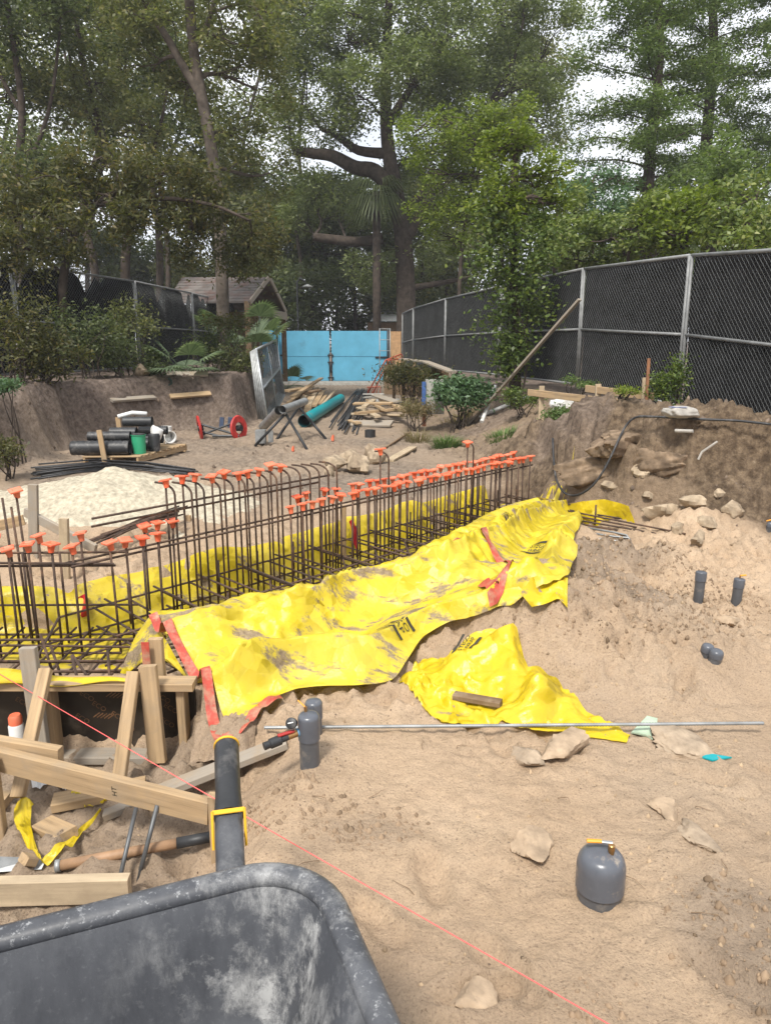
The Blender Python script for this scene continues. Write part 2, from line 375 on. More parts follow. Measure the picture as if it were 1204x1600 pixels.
def mk_tarp(name, c, dirt=.5, rough=.38):
    m, nt, bs = nodes(name); v = geo_pos(nt)
    base = ramp(nt, noise(nt, v, 2.5, 3), [(.3, tuple(k*.88 for k in c)), (.7, c)])
    mpd = nt.nodes.new('ShaderNodeMapping'); mpd.inputs['Rotation'].default_value = (0, 0, -.815); mpd.inputs['Scale'].default_value = (.45, 1.7, 1); L(nt, v, mpd.inputs['Vector'])
    d1 = ramp(nt, noise(nt, mpd.outputs['Vector'], 4.6, 9, .72), [(.665-.20*dirt, (0, 0, 0)), (.715-.18*dirt, (1, 1, 1))])
    haze = ramp(nt, noise(nt, v, 3.1, 6, .6), [(.35, (0, 0, 0)), (.7, (.24*dirt+.03,)*3)])
    base = mixc(nt, haze, base, (.58, .48, .26))
    base = mixc(nt, d1, base, ramp(nt, noise(nt, v, 60, 5, .7), [(.3, (.17, .125, .075)), (.7, (.38, .29, .19))]))
    tr = nt.nodes.new('ShaderNodeBsdfTranslucent'); L(nt, base, tr.inputs['Color'])
    mx = nt.nodes.new('ShaderNodeMixShader'); mx.inputs['Fac'].default_value = .18
    L(nt, bs.outputs['BSDF'], mx.inputs[1]); L(nt, tr.outputs['BSDF'], mx.inputs[2]); L(nt, mx.outputs['Shader'], nt.nodes['Material Output'].inputs['Surface'])
    L(nt, base, bs.inputs['Base Color'])
    rr = ramp(nt, d1, [(0, (rough,)*3), (1, (.9,)*3)]); L(nt, rr, bs.inputs['Roughness'])
    n1 = bumpn(nt, bs, noise(nt, v, 16, 6, .65), .4, .014)
    nz = nt.nodes.new('ShaderNodeTexNoise'); nz.inputs['Scale'].default_value = 2.5; L(nt, v, nz.inputs['Vector'])
    wp_ = nt.nodes.new('ShaderNodeVectorMath'); wp_.operation = 'MULTIPLY_ADD'; L(nt, nz.outputs['Color'], wp_.inputs[0]); wp_.inputs[1].default_value = (.25, .25, .25); L(nt, v, wp_.inputs[2])
    pv_ = n1
    for sc_, st_ in ((7.0, .45), (17.0, .36)):
        vo = nt.nodes.new('ShaderNodeTexVoronoi'); vo.inputs['Scale'].default_value = sc_; L(nt, wp_.outputs['Vector'], vo.inputs['Vector'])
        s1 = nt.nodes.new('ShaderNodeVectorMath'); s1.operation = 'SUBTRACT'; L(nt, wp_.outputs['Vector'], s1.inputs[0]); L(nt, vo.outputs['Position'], s1.inputs[1])
        s2 = nt.nodes.new('ShaderNodeVectorMath'); s2.operation = 'SUBTRACT'; L(nt, vo.outputs['Color'], s2.inputs[0]); s2.inputs[1].default_value = (.5, .5, .5)
        s3 = nt.nodes.new('ShaderNodeVectorMath'); s3.operation = 'DOT_PRODUCT'; L(nt, s1.outputs['Vector'], s3.inputs[0]); L(nt, s2.outputs['Vector'], s3.inputs[1])
        pv_ = bumpn(nt, bs, s3.outputs['Value'], st_, 1.0, pv_)
    return m
def mk_wood(name, c, dark=.45, weather=0.0):
    m, nt, bs = nodes(name); at = N(nt, 'ShaderNodeAttribute', attribute_name='grain'); v = at.outputs['Vector']
    mp = nt.nodes.new('ShaderNodeMapping'); mp.inputs['Scale'].default_value = (1.2, 22, 22); L(nt, v, mp.inputs['Vector'])
    g1 = noise(nt, mp.outputs['Vector'], 2.2, 6, .65)
    mp2 = nt.nodes.new('ShaderNodeMapping'); mp2.inputs['Scale'].default_value = (3, 9, 9); L(nt, v, mp2.inputs['Vector'])
    g2 = noise(nt, mp2.outputs['Vector'], 1.6, 4)
    col = ramp(nt, g1, [(.3, tuple(k*dark for k in c)), (.46, tuple(k*.86 for k in c)), (.7, tuple(min(1, k*1.15) for k in c))])
    col = mixc(nt, ramp(nt, g2, [(.45, (0, 0, 0)), (.75, (.5, .5, .5))]), col, tuple(k*.6 for k in c))
    oi = nt.nodes.new('ShaderNodeObjectInfo')
    col = mixc(nt, ramp(nt, oi.outputs['Random'], [(0, (0, 0, 0)), (1, (.35, .35, .35))]), col, tuple(k*.62 for k in c))
    if weather: col = mixc(nt, ramp(nt, g2, [(.3, (weather*.5,)*3), (.7, (weather,)*3)]), col, (.30, .28, .25))
    col = mixc(nt, ramp(nt, noise(nt, geo_pos(nt), 9, 5, .7), [(.48, (0, 0, 0)), (.70, (.7, .7, .7))]), col, (.30, .23, .155))
    L(nt, col, bs.inputs['Base Color']); bs.inputs['Roughness'].default_value = .8; bs.inputs['Specular IOR Level'].default_value = .25
    bumpn(nt, bs, g1, .25, .003); return m
def mk_leaf(name, c1, c2, c3=None, trans=.35, rough=.5):
    m, nt, bs = nodes(name); g = nt.nodes.new('ShaderNodeNewGeometry')
    stops = [(0, c1), (.75, c2), (1, c3 or c2)]
    col = ramp(nt, g.outputs['Random Per Island'], stops)
    big = noise(nt, g.outputs['Position'], .7, 3)
    col = mixc(nt, ramp(nt, big, [(.35, (0, 0, 0)), (.7, (.5, .5, .5))]), col, tuple(k*1.0 for k in c1))
    L(nt, col, bs.inputs['Base Color']); bs.inputs['Roughness'].default_value = rough
    bs.inputs['Specular IOR Level'].default_value = .35
    tr = nt.nodes.new('ShaderNodeBsdfTranslucent'); tc = mixc(nt, 1.0, col, (1.25, 1.35, .7, 1), 'MULTIPLY'); L(nt, tc, tr.inputs['Color'])
    mx = nt.nodes.new('ShaderNodeMixShader'); mx.inputs['Fac'].default_value = trans
    L(nt, bs.outputs['BSDF'], mx.inputs[1]); L(nt, tr.outputs['BSDF'], mx.inputs[2]); L(nt, mx.outputs['Shader'], nt.nodes['Material Output'].inputs['Surface'])
    return m
MAT['ground'] = mk_ground()
MAT['tarp'] = mk_tarp('yellow_sheet_dirty', (.70, .55, .015), .62)
MAT['tarp_clean'] = mk_tarp('yellow_sheet_clean', (.70, .52, .008), .22, .30)
MAT['wood'] = mk_wood('pine_lumber', (.45, .315, .18))
MAT['wood_pale'] = mk_wood('pale_lumber', (.52, .41, .275))
MAT['wood_grey'] = mk_wood('weathered_lumber', (.34, .28, .21), .5, .6)
MAT['wood_dark'] = mk_wood('dark_lumber', (.20, .13, .075), .4)
MAT['rust'] = plain('rusty_rebar', (.095, .058, .040), .8, .3, .6, 22, .5, 150, dirt=(.22, .12, .065), dirt_amt=.35, objvar=(.05, .038, .032))
MAT['rust_bright'] = plain('orange_rust', (.17, .075, .035), .85, .2, .4, 25, .4, 150)
MAT['steel_bar'] = plain('black_bar', (.05, .05, .052), .55, .5, .4, 8, .3, 150)
MAT['galv'] = plain('galvanised', (.42, .44, .45), .42, .75, .25, 20)
MAT['galv_fence'] = plain('galvanised_fence', (.21, .215, .215), .6, .25, .3, 9)
MAT['galv_dull'] = plain('galvanised_dull', (.30, .31, .31), .55, .6, .3, 12)
MAT['wire'] = plain('chain_wire', (.24, .25, .25), .5, .6, .3, 6)
MAT['orange_cap'] = plain('orange_plastic', (.80, .115, .045), .45, 0, .18, 14, dirt=(.50, .24, .14), dirt_amt=.4, objvar=(.70, .23, .13))
MAT['red_tape'] = plain('red_tape', (.40, .055, .035), .55, 0, .35, 20, .3, 80, dirt=(.40, .28, .18), dirt_amt=.55)
MAT['red'] = plain('red_paint', (.42, .03, .025), .45, 0, .3, 14)
MAT['red_orange'] = plain('rusty_red_primer', (.42, .085, .04), .6, 0, .35, 14)
MAT['pvc_grey'] = plain('grey_plastic_pipe', (.075, .078, .085), .38, 0, .2, 10, .06, 60, dirt=(.28, .24, .19), dirt_amt=.2)
MAT['pvc_lid'] = plain('grey_plastic_cap', (.085, .092, .108), .30, 0, .15, 12, .05, 60, dirt=(.36, .30, .23), dirt_amt=.05)
MAT['black_plastic'] = plain('black_plastic', (.022, .023, .025), .5, 0, .4, 10, .2, 60, dirt=(.16, .15, .14), dirt_amt=.35)
MAT['white_plastic'] = plain('white_plastic', (.68, .68, .66), .5, 0, .1, 8, dirt=(.40, .35, .28), dirt_amt=.3)
MAT['green_plastic'] = plain('green_bucket_plastic', (.03, .30, .15), .45, 0, .12, 6)
MAT['teal'] = plain('teal_plastic', (.0, .27, .30), .4, 0, .12, 8, dirt=(.25, .3, .28), dirt_amt=.15)
MAT['yellow_plastic'] = plain('yellow_plastic', (.72, .40, .02), .45, 0, .1, 10)
MAT['orange_plastic2'] = plain('amber_handle', (.75, .30, .02), .45, 0, .1, 10)
MAT['brass'] = plain('brass', (.38, .22, .09), .38, .85, .3, 30)
MAT['ink'] = plain('black_ink', (.035, .03, .02), .6, 0, .3, 40)
MAT['print_orange'] = plain('faded_print', (.16, .085, .04), .6, 0, .45, 60)
MAT['blue_paint'] = plain('sky_blue_paint', (.095, .34, .50), .55, 0, .14, 1.5, .1, 20, dirt=(.08, .24, .34), dirt_amt=.12)
MAT['dark_metal'] = plain('dark_metal', (.035, .037, .04), .5, .5, .3, 10)
MAT['screen'] = plain('black_screen_cloth', (.014, .014, .015), .9, 0, .35, 3, .3, 30, spec=.15)
MAT['bark'] = plain('bark', (.060, .047, .038), .95, 0, .5, 6, .9, 14, spec=.15)
MAT['bark_pale'] = plain('pale_bark', (.095, .078, .064), .95, 0, .5, 5, .9, 12, spec=.15)
MAT['stone'] = plain('limestone', (.36, .285, .20), .95, 0, .45, 9, .9, 40, dirt=(.17, .125, .085), dirt_amt=.5, spec=.2)
MAT['stone_sand'] = plain('sandy_slab', (.34, .255, .175), .95, 0, .35, 14, .8, 60, spec=.2)
MAT['stone_grey'] = plain('grey_slab', (.32, .25, .18), .95, 0, .35, 16, .9, 60, spec=.2)
MAT['cloth_grey'] = plain('grey_cloth', (.33, .31, .28), .9, 0, .25, 14, .5, 60)
MAT['string'] = plain('pink_string', (.85, .14, .13), .7, 0, .05, 10)
MAT['red_rag'] = plain('crimson_film', (.50, .018, .035), .45, 0, .3, 20)
MAT['concrete'] = plain('concrete', (.34, .33, .30), .9, 0, .25, 12, .6, 40)

# ------------------------------------------------------------------ ground sheet
def axis(lo, fine0, fine1, hi, step, g=1.13):
    a = list(np.arange(fine0, fine1+1e-6, step)); s = step; p = fine1
    while p < hi: s = min(s*g, 30); p += s; a.append(p)
    s = step; p = fine0; b = []
    while p > lo: s = min(s*g, 30); p -= s; b.append(p)
    return np.array(b[::-1]+a)
gx = axis(-320, -2.9, 3.7, 320, .022, 1.045); gy1 = axis(-60, 1.25, 3.6, 3.61, .015, 1.12)
gy1 = gy1[gy1 <= 3.6]; gy2 = []; p = gy1[-1]; s = .018
while p < 500: s = min(s*1.0062 if p < 15 else s*1.05, 30); p += s; gy2.append(p)
gy = np.concatenate([gy1, gy2]); GX, GY = np.meshgrid(gx, gy); GZ = land(GX.ravel(), GY.ravel()).reshape(GX.shape)
GZ = np.where((np.abs(GX) > 60) | (GY > 80), .3*0+GZ*.3, GZ)
nx, ny = len(gx), len(gy); idx = np.arange(nx*ny).reshape(ny, nx)
fc = np.stack([idx[:-1, :-1], idx[:-1, 1:], idx[1:, 1:], idx[1:, :-1]], -1).reshape(-1, 4)
vv = np.stack([GX.ravel(), GY.ravel(), GZ.ravel()], 1)
ground = fastmesh('ground', vv, fc, 'ground', smooth=True); tag(ground, 'pale sandy soil of the dug-out building site', None, kind='structure')
X, Y = GX.ravel(), GY.ravel()
dR = -polydist(X, Y, BANK_R); dL = polydist(X, Y, BANK_L); S_, T_ = st(X, Y)
wob = fbm(X*1.1, Y*1.1, 4, 201)
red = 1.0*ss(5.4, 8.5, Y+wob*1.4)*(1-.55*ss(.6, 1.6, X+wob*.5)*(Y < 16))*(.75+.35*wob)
red = np.maximum(red, .62*ss(.15, .5, bump(X, Y, 1.25, 3.95, .55, .42, .6)+bump(X, Y, 1.5, 4.95, .55, .35, .6)+bump(X, Y, -.33, 2.52, .3, .22, .3)))
red = np.maximum(red, .28*ss(.45, .75, vnoise(X*.8+3, Y*.8, 203))*(.6+.5*wob))
red = np.maximum(red, .5*(1-ss(-.8, -.5, X))*(Y < 3))
red = np.maximum(red, .55*ss(.10, .25, bump(X, Y, 1.0, 1.68, .28, .36, .3)+bump(X, Y, -.05, 2.15, .3, .15, .2)+bump(X, Y, .9, 3.6, .4, .3, .3))*(.8+.5*wob))
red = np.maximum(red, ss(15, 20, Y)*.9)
blue = ss(-.45, .10, dR)*(1-.75*ss(1.3, 2.0, dR))*(Y > 4.5)*(1-.35*ss(8.5, 11, Y))*(.95+.35*fbm(X*1.6, Y*1.6, 3, 205))
green = ss(-.35, .25, dL+.3*wob)*(Y > 3)
green = np.maximum(green, ss(1.2, 2.5, dR)*(Y > 5))
green = np.maximum(green, ss(26, 30, Y)*.8)
green = np.maximum(green, .6*ss(.55, .72, vnoise(X*1.3+X*.2, Y*1.3, 207))*ss(.0, .3, dR)*(dR < 1.3))
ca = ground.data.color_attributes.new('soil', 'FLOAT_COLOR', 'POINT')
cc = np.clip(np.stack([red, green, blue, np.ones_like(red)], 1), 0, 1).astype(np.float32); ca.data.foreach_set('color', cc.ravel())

# ------------------------------------------------------------------ sheets of yellow vapour barrier
def resample(pts, n):
    p = np.array(pts, float); d = np.r_[0, np.cumsum(np.linalg.norm(np.diff(p[:, :2], axis=0), axis=1))]; d /= d[-1]
    # Catmull-like smoothing of the polyline
    t = np.linspace(0, 1, n); out = np.stack([np.interp(t, d, p[:, k]) for k in range(3)], 1)
    k = np.array([1, 2, 3, 2, 1])/9.0
    for c in range(3):
        q = np.pad(out[:, c], 2, mode='edge'); sm = np.convolve(q, k, 'valid'); sm[0] = out[0, c]; sm[-1] = out[-1, c]; out[:, c] = sm
    return out
def crease(x, y, k, seed, n=5):
    rr = random.Random(seed); z = 0
    for i in range(n):
        an = rr.uniform(0, math.pi); f = k*rr.uniform(.6, 1.7); ph = rr.uniform(0, 9)
        q = (x*math.cos(an)+y*math.sin(an))*f+ph+.5*fbm(x*k*.35, y*k*.35, 2, seed+i)
        z = z+np.abs((q % 2)-1)/f
    return z/n*k - .5
SHEETS = {}
def sheet(name, mat, top, bot, nu, nv, zf, parent=None, org=None, edge_round=True):
    T = resample([PZ(*p) if len(p) == 3 else p[:3] for p in top], nu); B = resample([PZ(*p) if len(p) == 3 else p[:3] for p in bot], nu)
    v = np.linspace(0, 1, nv)[:, None, None]; A = T[None]*(1-v)+B[None]*v
    U, V = np.meshgrid(np.linspace(0, 1, nu), np.linspace(0, 1, nv)); x, y, z0 = A[..., 0], A[..., 1], A[..., 2]
    x, y, z = zf(x, y, z0, U, V)
    P = np.stack([x, y, z], -1); i = np.arange(nu*nv).reshape(nv, nu)
    f = np.stack([i[:-1, :-1], i[1:, :-1], i[1:, 1:], i[:-1, 1:]], -1).reshape(-1, 4)
    o = org if org is not None else tuple(P.reshape(-1, 3).mean(0)*[1, 1, 0]+[0, 0, P[..., 2].min()])
    ob = fastmesh(name, P.reshape(-1, 3), f, mat, parent, o, smooth=True); SHEETS[ob.name] = P
    return ob
def over(x, y): return land(x.ravel(), y.ravel(), False).reshape(x.shape)
def overf(x, y): return land(x.ravel(), y.ravel(), True).reshape(x.shape)

# the liner of the trench, one sheet from the far lip to the near side
def z_liner(x, y, z0, U, V):
    g = over(x, y)+.012
    lip = np.exp(-(V/.10)**2)
    z = g+lip*(.03+.04*fbm(U*14, V*2, 2, 301))+.010*fbm(x*9, y*9, 3, 302)
    z = z-ss(.30, .42, V)*(.03+.09*np.clip(fbm(x*3, y*3, 3, 306)-.05, -.2, 1))
    z = np.where(V < .06, np.maximum(z, -.10+.04*fbm(U*9, V*0, 2, 303)), z)
    wav = .025*np.sin(U*42+3*fbm(U*6, V*3, 2, 304))*(1-ss(.12, .4, V))
    return x+wav, y+wav*.6, z
lb = [(-3.6, 4.78, -.03), (-2.4, 4.78, -.03)]+[(*STW(s, .60), -.03) for s in (.1, .6, 1.2, 2, 2.8, 3.6, 4.3, 4.72)]
lf = [(-3.6, 3.06, -.3), (-1.9, 3.06, -.3), (-1.15, 3.12, -.3)]+[(*STW(s, -.78+.085*s), -.3) for s in (.4, 1.0, 1.8, 2.6, 3.4, 4.2, 5.0)]
def wp(l): return [tuple(p)+(0,) for p in l]
MAT['tarp_liner'] = mk_tarp('yellow_sheet_liner', (.69, .53, .012), .5, .34)
liner = sheet('trench_liner', 'tarp_liner', wp(lb), wp(lf), 190, 60, z_liner)
tag(liner, 'yellow plastic vapour barrier lining the footing trench behind the rebar', 'liner')

def z_main(x, y, z0, U, V):
    g = over(x, y)
    y = y+.03*np.sin(U*34+2*fbm(U*8, V*2, 2, 316))*ss(.6, 1, V)
    base = np.maximum(z0, g+.012)
    env = np.sin(np.pi*np.clip(V, 0, 1))**.5
    w = V*2.9+.45*fbm(U*5, V*3, 2, 311)-.75*U+.25
    big = np.abs((w % 1)-.5)*2; big = .115*(1-big)**1.8*2
    wr = .25+1.0*ss(.40, .62, vnoise(x*1.9, y*1.9, 315))
    cr = crease(x, y, 3.2, 5, 6)*.07*(.5+.5*ss(.45, .9, U))+(crease(x, y, 8.0, 9, 5)*.15+crease(x, y, 19, 13, 5)*.06)*wr*(.6+.3*ss(.2, .6, U))*(1-.75*ss(.55, .85, U))
    lip = .05*np.exp(-((1-V)/.06)**2)*(.5+.5*np.sin(U*30))
    z = base+env*(big*(.35+.65*ss(.2, .5, V)))*(1-.45*ss(.6, .9, U))+cr*(.3+.7*env)+.02+lip*.4
    z = z+.05*np.exp(-((V-.05)/.08)**2)*np.sin(U*9)**2*(U < .35)
    return x, y, np.maximum(z, overf(x, y)+.006)
t_top = [(232, 965, .12), (300, 957, .12), (400, 950, .08), (480, 925, .0), (560, 905, -.04), (640, 875, -.05), (700, 842, -.03), (760, 806, 0), (800, 790, .03), (835, 781, .05)]
t_bot = [(363, 1152, .02), (395, 1132, .03), (430, 1107, .03), (480, 1091, .03), (540, 1082, .03), (615, 1064, .05), (660, 1008, .08), (700, 985, .10), (760, 972, .12), (800, 958, .15), (850, 925, .15), (888, 903, .14), (901, 880, .12), (893, 850, .1), (912, 815, .08)]
gpt = lambda l, k0=0: [(*G(q[0], q[1], .015), 0) for q in l]
main_tarp = sheet('yellow_tarp', 'tarp', t_top, gpt(t_bot), 260, 130, z_main)
tag(main_tarp, 'long crumpled mud-smeared yellow plastic sheet folded over the soil beside the rebar', 'tarp')
def z_flap(x, y, z0, U, V):
    return x, y, np.maximum(z0+crease(x, y, 6, 21, 5)*.05, over(x, y)+.01)
def z_corner(x, y, z0, U, V): return x, y, z0+.02*np.sin(V*5+U*3)+crease(x, y, 7, 23, 4)*.02
sheet('corner_flap', 'tarp', [(232, 965, .12), (212, 1000, .02), (188, 1052, -.12)], [(300, 1062, .06), (262, 1030, .07), (225, 1030, -.04)], 20, 14, z_corner, main_tarp, tuple(ROOT[main_tarp.name]))
sheet('turned_flap', 'tarp_clean', [(*(G(*q)+(Vector((0, 0, CAMH))-G(*q))*.03), 0) for q in ((812, 930), (830, 905), (858, 894), (884, 890))], [(*(G(*q)+(Vector((0, 0, CAMH))-G(*q))*.012), 0) for q in ((830, 952), (850, 947), (872, 936), (886, 950))], 24, 18, z_flap, main_tarp, tuple(ROOT[main_tarp.name]))
def z_loose(x, y, z0, U, V):
    g = over(x, y); env = np.sin(np.pi*np.clip(V*.8+.1, 0, 1))
    pk = .12*np.exp(-(((U-.50)/.10)**2+((V-.25)/.3)**2))+.07*np.exp(-(((U-.30)/.07)**2+((V-.2)/.3)**2))+.08*np.exp(-(((U-.66)/.05)**2+((V-.45)/.4)**2))
    z = np.maximum(g+.012, g*.5+z0*.5)+pk+env*crease(x, y, 4.6, 31, 5)*.20+crease(x, y, 10, 33, 5)*.09+crease(x, y, 22, 35, 4)*.03
    return x, y, np.maximum(z, overf(x, y)+.008)
l_top = [(622, 1062, .04), (660, 1036, .06), (700, 1022, .08), (738, 1000, .10), (770, 1000, .12), (802, 994, .13), (826, 1050, .10), (878, 1072, .06), (905, 1102, .03), (984, 1146, .02)]
l_bot = [(640, 1076, .02), (655, 1094, .02), (700, 1128, .02), (745, 1138, .02), (790, 1128, .03), (830, 1142, .03), (880, 1146, .02), (920, 1150, .02), (952, 1154, .02), (978, 1158, .02)]
loose_tarp = sheet('loose_tarp', 'tarp_clean', gpt(l_top), gpt(l_bot), 130, 70, z_loose)
tag(loose_tarp, 'loose bright yellow plastic sheet bunched up on the sand with a pointed tail', 'tarp')
def z_end(x, y, z0, U, V): return x+.02*np.sin(V*4+U*5), y, z0+crease(x+z0, y+z0, 5, 41, 4)*.03
e0 = [PZ(838, 776, -.02), PZ(880, 786, .02), PZ(915, 784, .10), PZ(945, 779, .13), PZ(985, 791, .12)]
e1 = [PZ(850, 792, -.2), PZ(885, 800, -.2), PZ(915, 806, -.18), PZ(950, 818, -.12), PZ(980, 828, -.10)]
e1 = [Vector((a.x+.02, a.y-.06, b.z)) for a, b in zip(e0, e1)]
endw = sheet('trench_end_wrap', 'tarp_clean', [(*p, 0) for p in e0], [(*p, 0) for p in e1], 40, 14, z_end)
tag(endw, 'yellow plastic wrapped up the trench end below the rocky bank', 'tarp')

# printed marks that follow a sheet
def sheet_z(P, x, y):
    q = P.reshape(-1, 3); d = (q[:, 0]-x)**2+(q[:, 1]-y)**2; i = np.argpartition(d, 5)[:5]; w = 1/(d[i]+1e-6); return float((q[i, 2]*w).sum()/w.sum())
def text_mesh(txt, size):
    cu = bpy.data.curves.new('t', 'FONT'); cu.body = txt; cu.size = size; cu.align_x = 'CENTER'; cu.align_y = 'CENTER'; cu.resolution_u = 2
    ob = bpy.data.objects.new('t', cu); COL.objects.link(ob); dg = bpy.context.evaluated_depsgraph_get(); dg.update()
    me = bpy.data.meshes.new_from_object(ob.evaluated_get(dg)); v = [tuple(q.co) for q in me.vertices]; f = [tuple(p.vertices) for p in me.polygons]
    bpy.data.objects.remove(ob); bpy.data.curves.remove(cu); bpy.data.meshes.remove(me); return v, f
LOGO_V = None
def logo(sh, px, py, ang, size=1.0, z0=.08):
    """two dark bars with two lines of lettering between them, printed on the sheet"""
    global LOGO_V
    if LOGO_V is None:
        b = MB()
        for ln, yy in (('STEGO', .028), ('WRAP', -.028)):
            v, f = text_mesh(ln, .062); b.add([(q[0], q[1]+yy, 0) for q in v], f)
        for yy in (.085, -.085):
            for k in range(6): b.add([(-.11+k*.0366, yy-.014, 0), (-.11+(k+1)*.0366, yy-.014, 0), (-.11+(k+1)*.0366, yy+.014, 0), (-.11+k*.0366, yy+.014, 0)], [(0, 1, 2, 3)])
        LOGO_V = b
    P = SHEETS[sh.name]; c = PZ(px, py, z0)
    for _ in range(4): c = PZ(px, py, sheet_z(P, c.x, c.y))
    b = MB(); cs, sn = math.cos(ang)*size, math.sin(ang)*size; vs = []
    for q in LOGO_V.v:
        x = c.x+q[0]*cs-q[1]*sn; y = c.y+q[0]*sn+q[1]*cs; vs.append((x, y, sheet_z(P, x, y)+.006))
    b.add(vs, LOGO_V.f); return b.build('printed_mark', 'ink', sh)
logo(loose_tarp, 728, 1037, 1.0, .55)
for px, py, an, sz in ((467, 932, -1.0, .8), (800, 826, -1.1, .9), (618, 1002, -.6, .7), (838, 858, -.9, .7), (432, 960, -.6, .5)): logo(main_tarp, px, py, an, sz)
# ------------------------------------------------------------------ rebar cage
cage = thing('rebar_cage', 'long tied cage of rusty upright rebar standing in the yellow-lined trench', 'rebar', (*STW(1.5, 0), -.32))
RB = .0078
_b = MB().tube([(0, 0, 0), (0, 0, 1)], RB, 7); BAR = _b.build('rebar', 'rust', cage, (0, 0, 0), smooth='all')
_b = MB()                                               # square mushroom cap over a tapered socket
_b.lathe([(.0, .052), (.010, .052), (.012, .004)], (0, 0, -.052), n=12)
_b.lathe([(.013, -.052), (.016, -.050), (.022, -.010), (.028, -.002)], (0, 0, 0), n=12)
hw = .037
_b.add([(x*hw, y*hw, z) for z in (-.003, .006) for x, y in ((-1, -1), (1, -1), (1, 1), (-1, 1))], [(0, 3, 2, 1), (0, 1, 5, 4), (1, 2, 6, 5), (2, 3, 7, 6), (3, 0, 4, 7)])
_b.add([(x*k, y*k, z) for k, z in ((hw, .006), (hw*.8, .010), (hw*.55, .010), (hw*.4, .005)) for x, y in ((-1, -1), (1, -1), (1, 1), (-1, 1))],
       [(r*4+i, r*4+(i+1) % 4, r*4+4+(i+1) % 4, r*4+4+i) for r in range(3) for i in range(4)]+[(12, 13, 14, 15)])
CAP = _b.build('rebar_protector', 'orange_cap', None, (0, 0, 0), smooth=30)
_used = {'bar': False, 'cap': False}
def cp(o, key, parent):
    if not _used[key]: _used[key] = True; return o
    c = o.copy(); COL.objects.link(c); c.parent = parent; return c
def rebar(p0, p1, mat=None):
    p0 = Vector(p0); p1 = Vector(p1); o = cp(BAR, 'bar', cage); d = p1-p0
    o.location = p0-ROOT[cage.name]; o.rotation_mode = 'QUATERNION'; o.rotation_quaternion = d.to_track_quat('Z', 'Y'); o.scale = (1, 1, d.length); return o
LOWG = ('orange square-topped safety cap on a short upright of the rebar wall', 'safety cap', 'caps on the short uprights')
TALLG = ('orange square-topped safety cap on a tall upright rising above the rebar wall', 'safety cap', 'caps on the tall uprights')
def cap(p, g, lean=None):
    o = cp(CAP, 'cap', None); o.location = p; o.rotation_mode = 'XYZ'; o.rotation_euler = (rnd(-.2, .2), rnd(-.2, .2), rnd(-.8, .8)+.8); tag(o, *g); return o
def row_at(px, t):                                       # where the row t of the wall stands under photo column px
    k = ray(px, 860); k = k[0]/k[1]; ax, ay = STW(0, t); s = (k*ay-ax)/(DS[0]-k*DS[1]); return Vector((ax+DS[0]*s, ay+DS[1]*s, 0)), s
def z_at(p, py): return PY(602, py, p.y).z
FLOOR = -.31
s = .10
while s < 4.75:                                          # short uprights, two curtains
    for t in (0, .24):
        x, y = STW(s+rnd(-.012, .012)+(.05 if t else 0), t+rnd(-.01, .01)); zt = .40+rnd(-.008, .008)
        kx = 602+FPX*x/(y*math.cos(PITCH)+(CAMH-.4)*math.sin(PITCH))
        if 268 < kx < 452: continue
        if t and s < 2.6 and R.random() < .45: continue
        lx, ly = rnd(-.013, .013), rnd(-.013, .013)
        rebar((x, y, FLOOR), (x+lx, y+ly, zt)); cap((x+lx, y+ly, zt+.006), LOWG)
    s += .100
for i, x in enumerate(np.arange(-1.86, -3.0, -.125)):    # the return running left
    for t in (0, .24):
        yy = 4.20+t+rnd(-.01, .01); xx = x+rnd(-.02, .02)-(.06 if t else 0); zt = .395+rnd(-.02, .02)
        if t and i % 2: zt = .30
        rebar((xx, yy, FLOOR), (xx, yy, zt))
        if i < 5 and not (t and i % 2): cap((xx, yy, zt+.006), LOWG)
tall = [(266, 752), (292, 746), (312, 743), (337, 745), (356, 739), (378, 741), (391, 738), (410, 735), (427, 727), (443, 729)]
for px, py in tall:
    p, s = row_at(px, .26); zt = z_at(p, py); rebar((p.x, p.y, FLOOR), (p.x, p.y, zt)); cap((p.x, p.y, zt+.006), TALLG)
def hook(px, t, py, dx=-.10, dy=.05):
    p, s = row_at(px, t); zt = z_at(p, py); pts = [(p.x, p.y, FLOOR), (p.x, p.y, zt-.07)]
    for k in range(1, 6):
        a = k/5*math.pi/2; pts.append((p.x+dx*(1-math.cos(a)), p.y+dy*(1-math.cos(a)), zt-.07+.07*math.sin(a)))
    pts.append((p.x+dx*1.5, p.y+dy*1.5, zt+.001)); MB().tube(pts, RB, 7).build('hooked_rebar', 'rust', cage, smooth='all')
for px, py in [(279, 757), (305, 757), (324, 754), (349, 751), (369, 749), (387, 745), (401, 744), (422, 741), (436, 737), (456, 734), (472, 731), (487, 729), (501, 728), (515, 727), (528, 724)]: hook(px, .22, py)
for px, py, px2, py2 in [(594, 697, 607, 706), (726, 686, 735, 690)]:
    p, s = row_at(px, .1); zt = z_at(p, py+6); rebar((p.x, p.y, FLOOR), (p.x, p.y, zt)); cap((p.x, p.y, zt+.006), TALLG); hook(px2, .1, py2, -.08, .02)
for px, py, c in ((25, 768, 1), (4, 778, 0), (18, 792, 0)):
    k = ray(px, py); yy = 4.5; xx = k[0]/k[1]*yy; zt = z_at(Vector((xx, yy, 0)), py)
    rebar((xx+.03, yy, FLOOR), (xx, yy, zt))
    if c: cap((xx, yy, zt+.006), TALLG)
def run(t, z, s0, s1): rebar((*STW(s0, t), z+rnd(-.01, .01)), (*STW(s1, t), z+rnd(-.01, .01)))
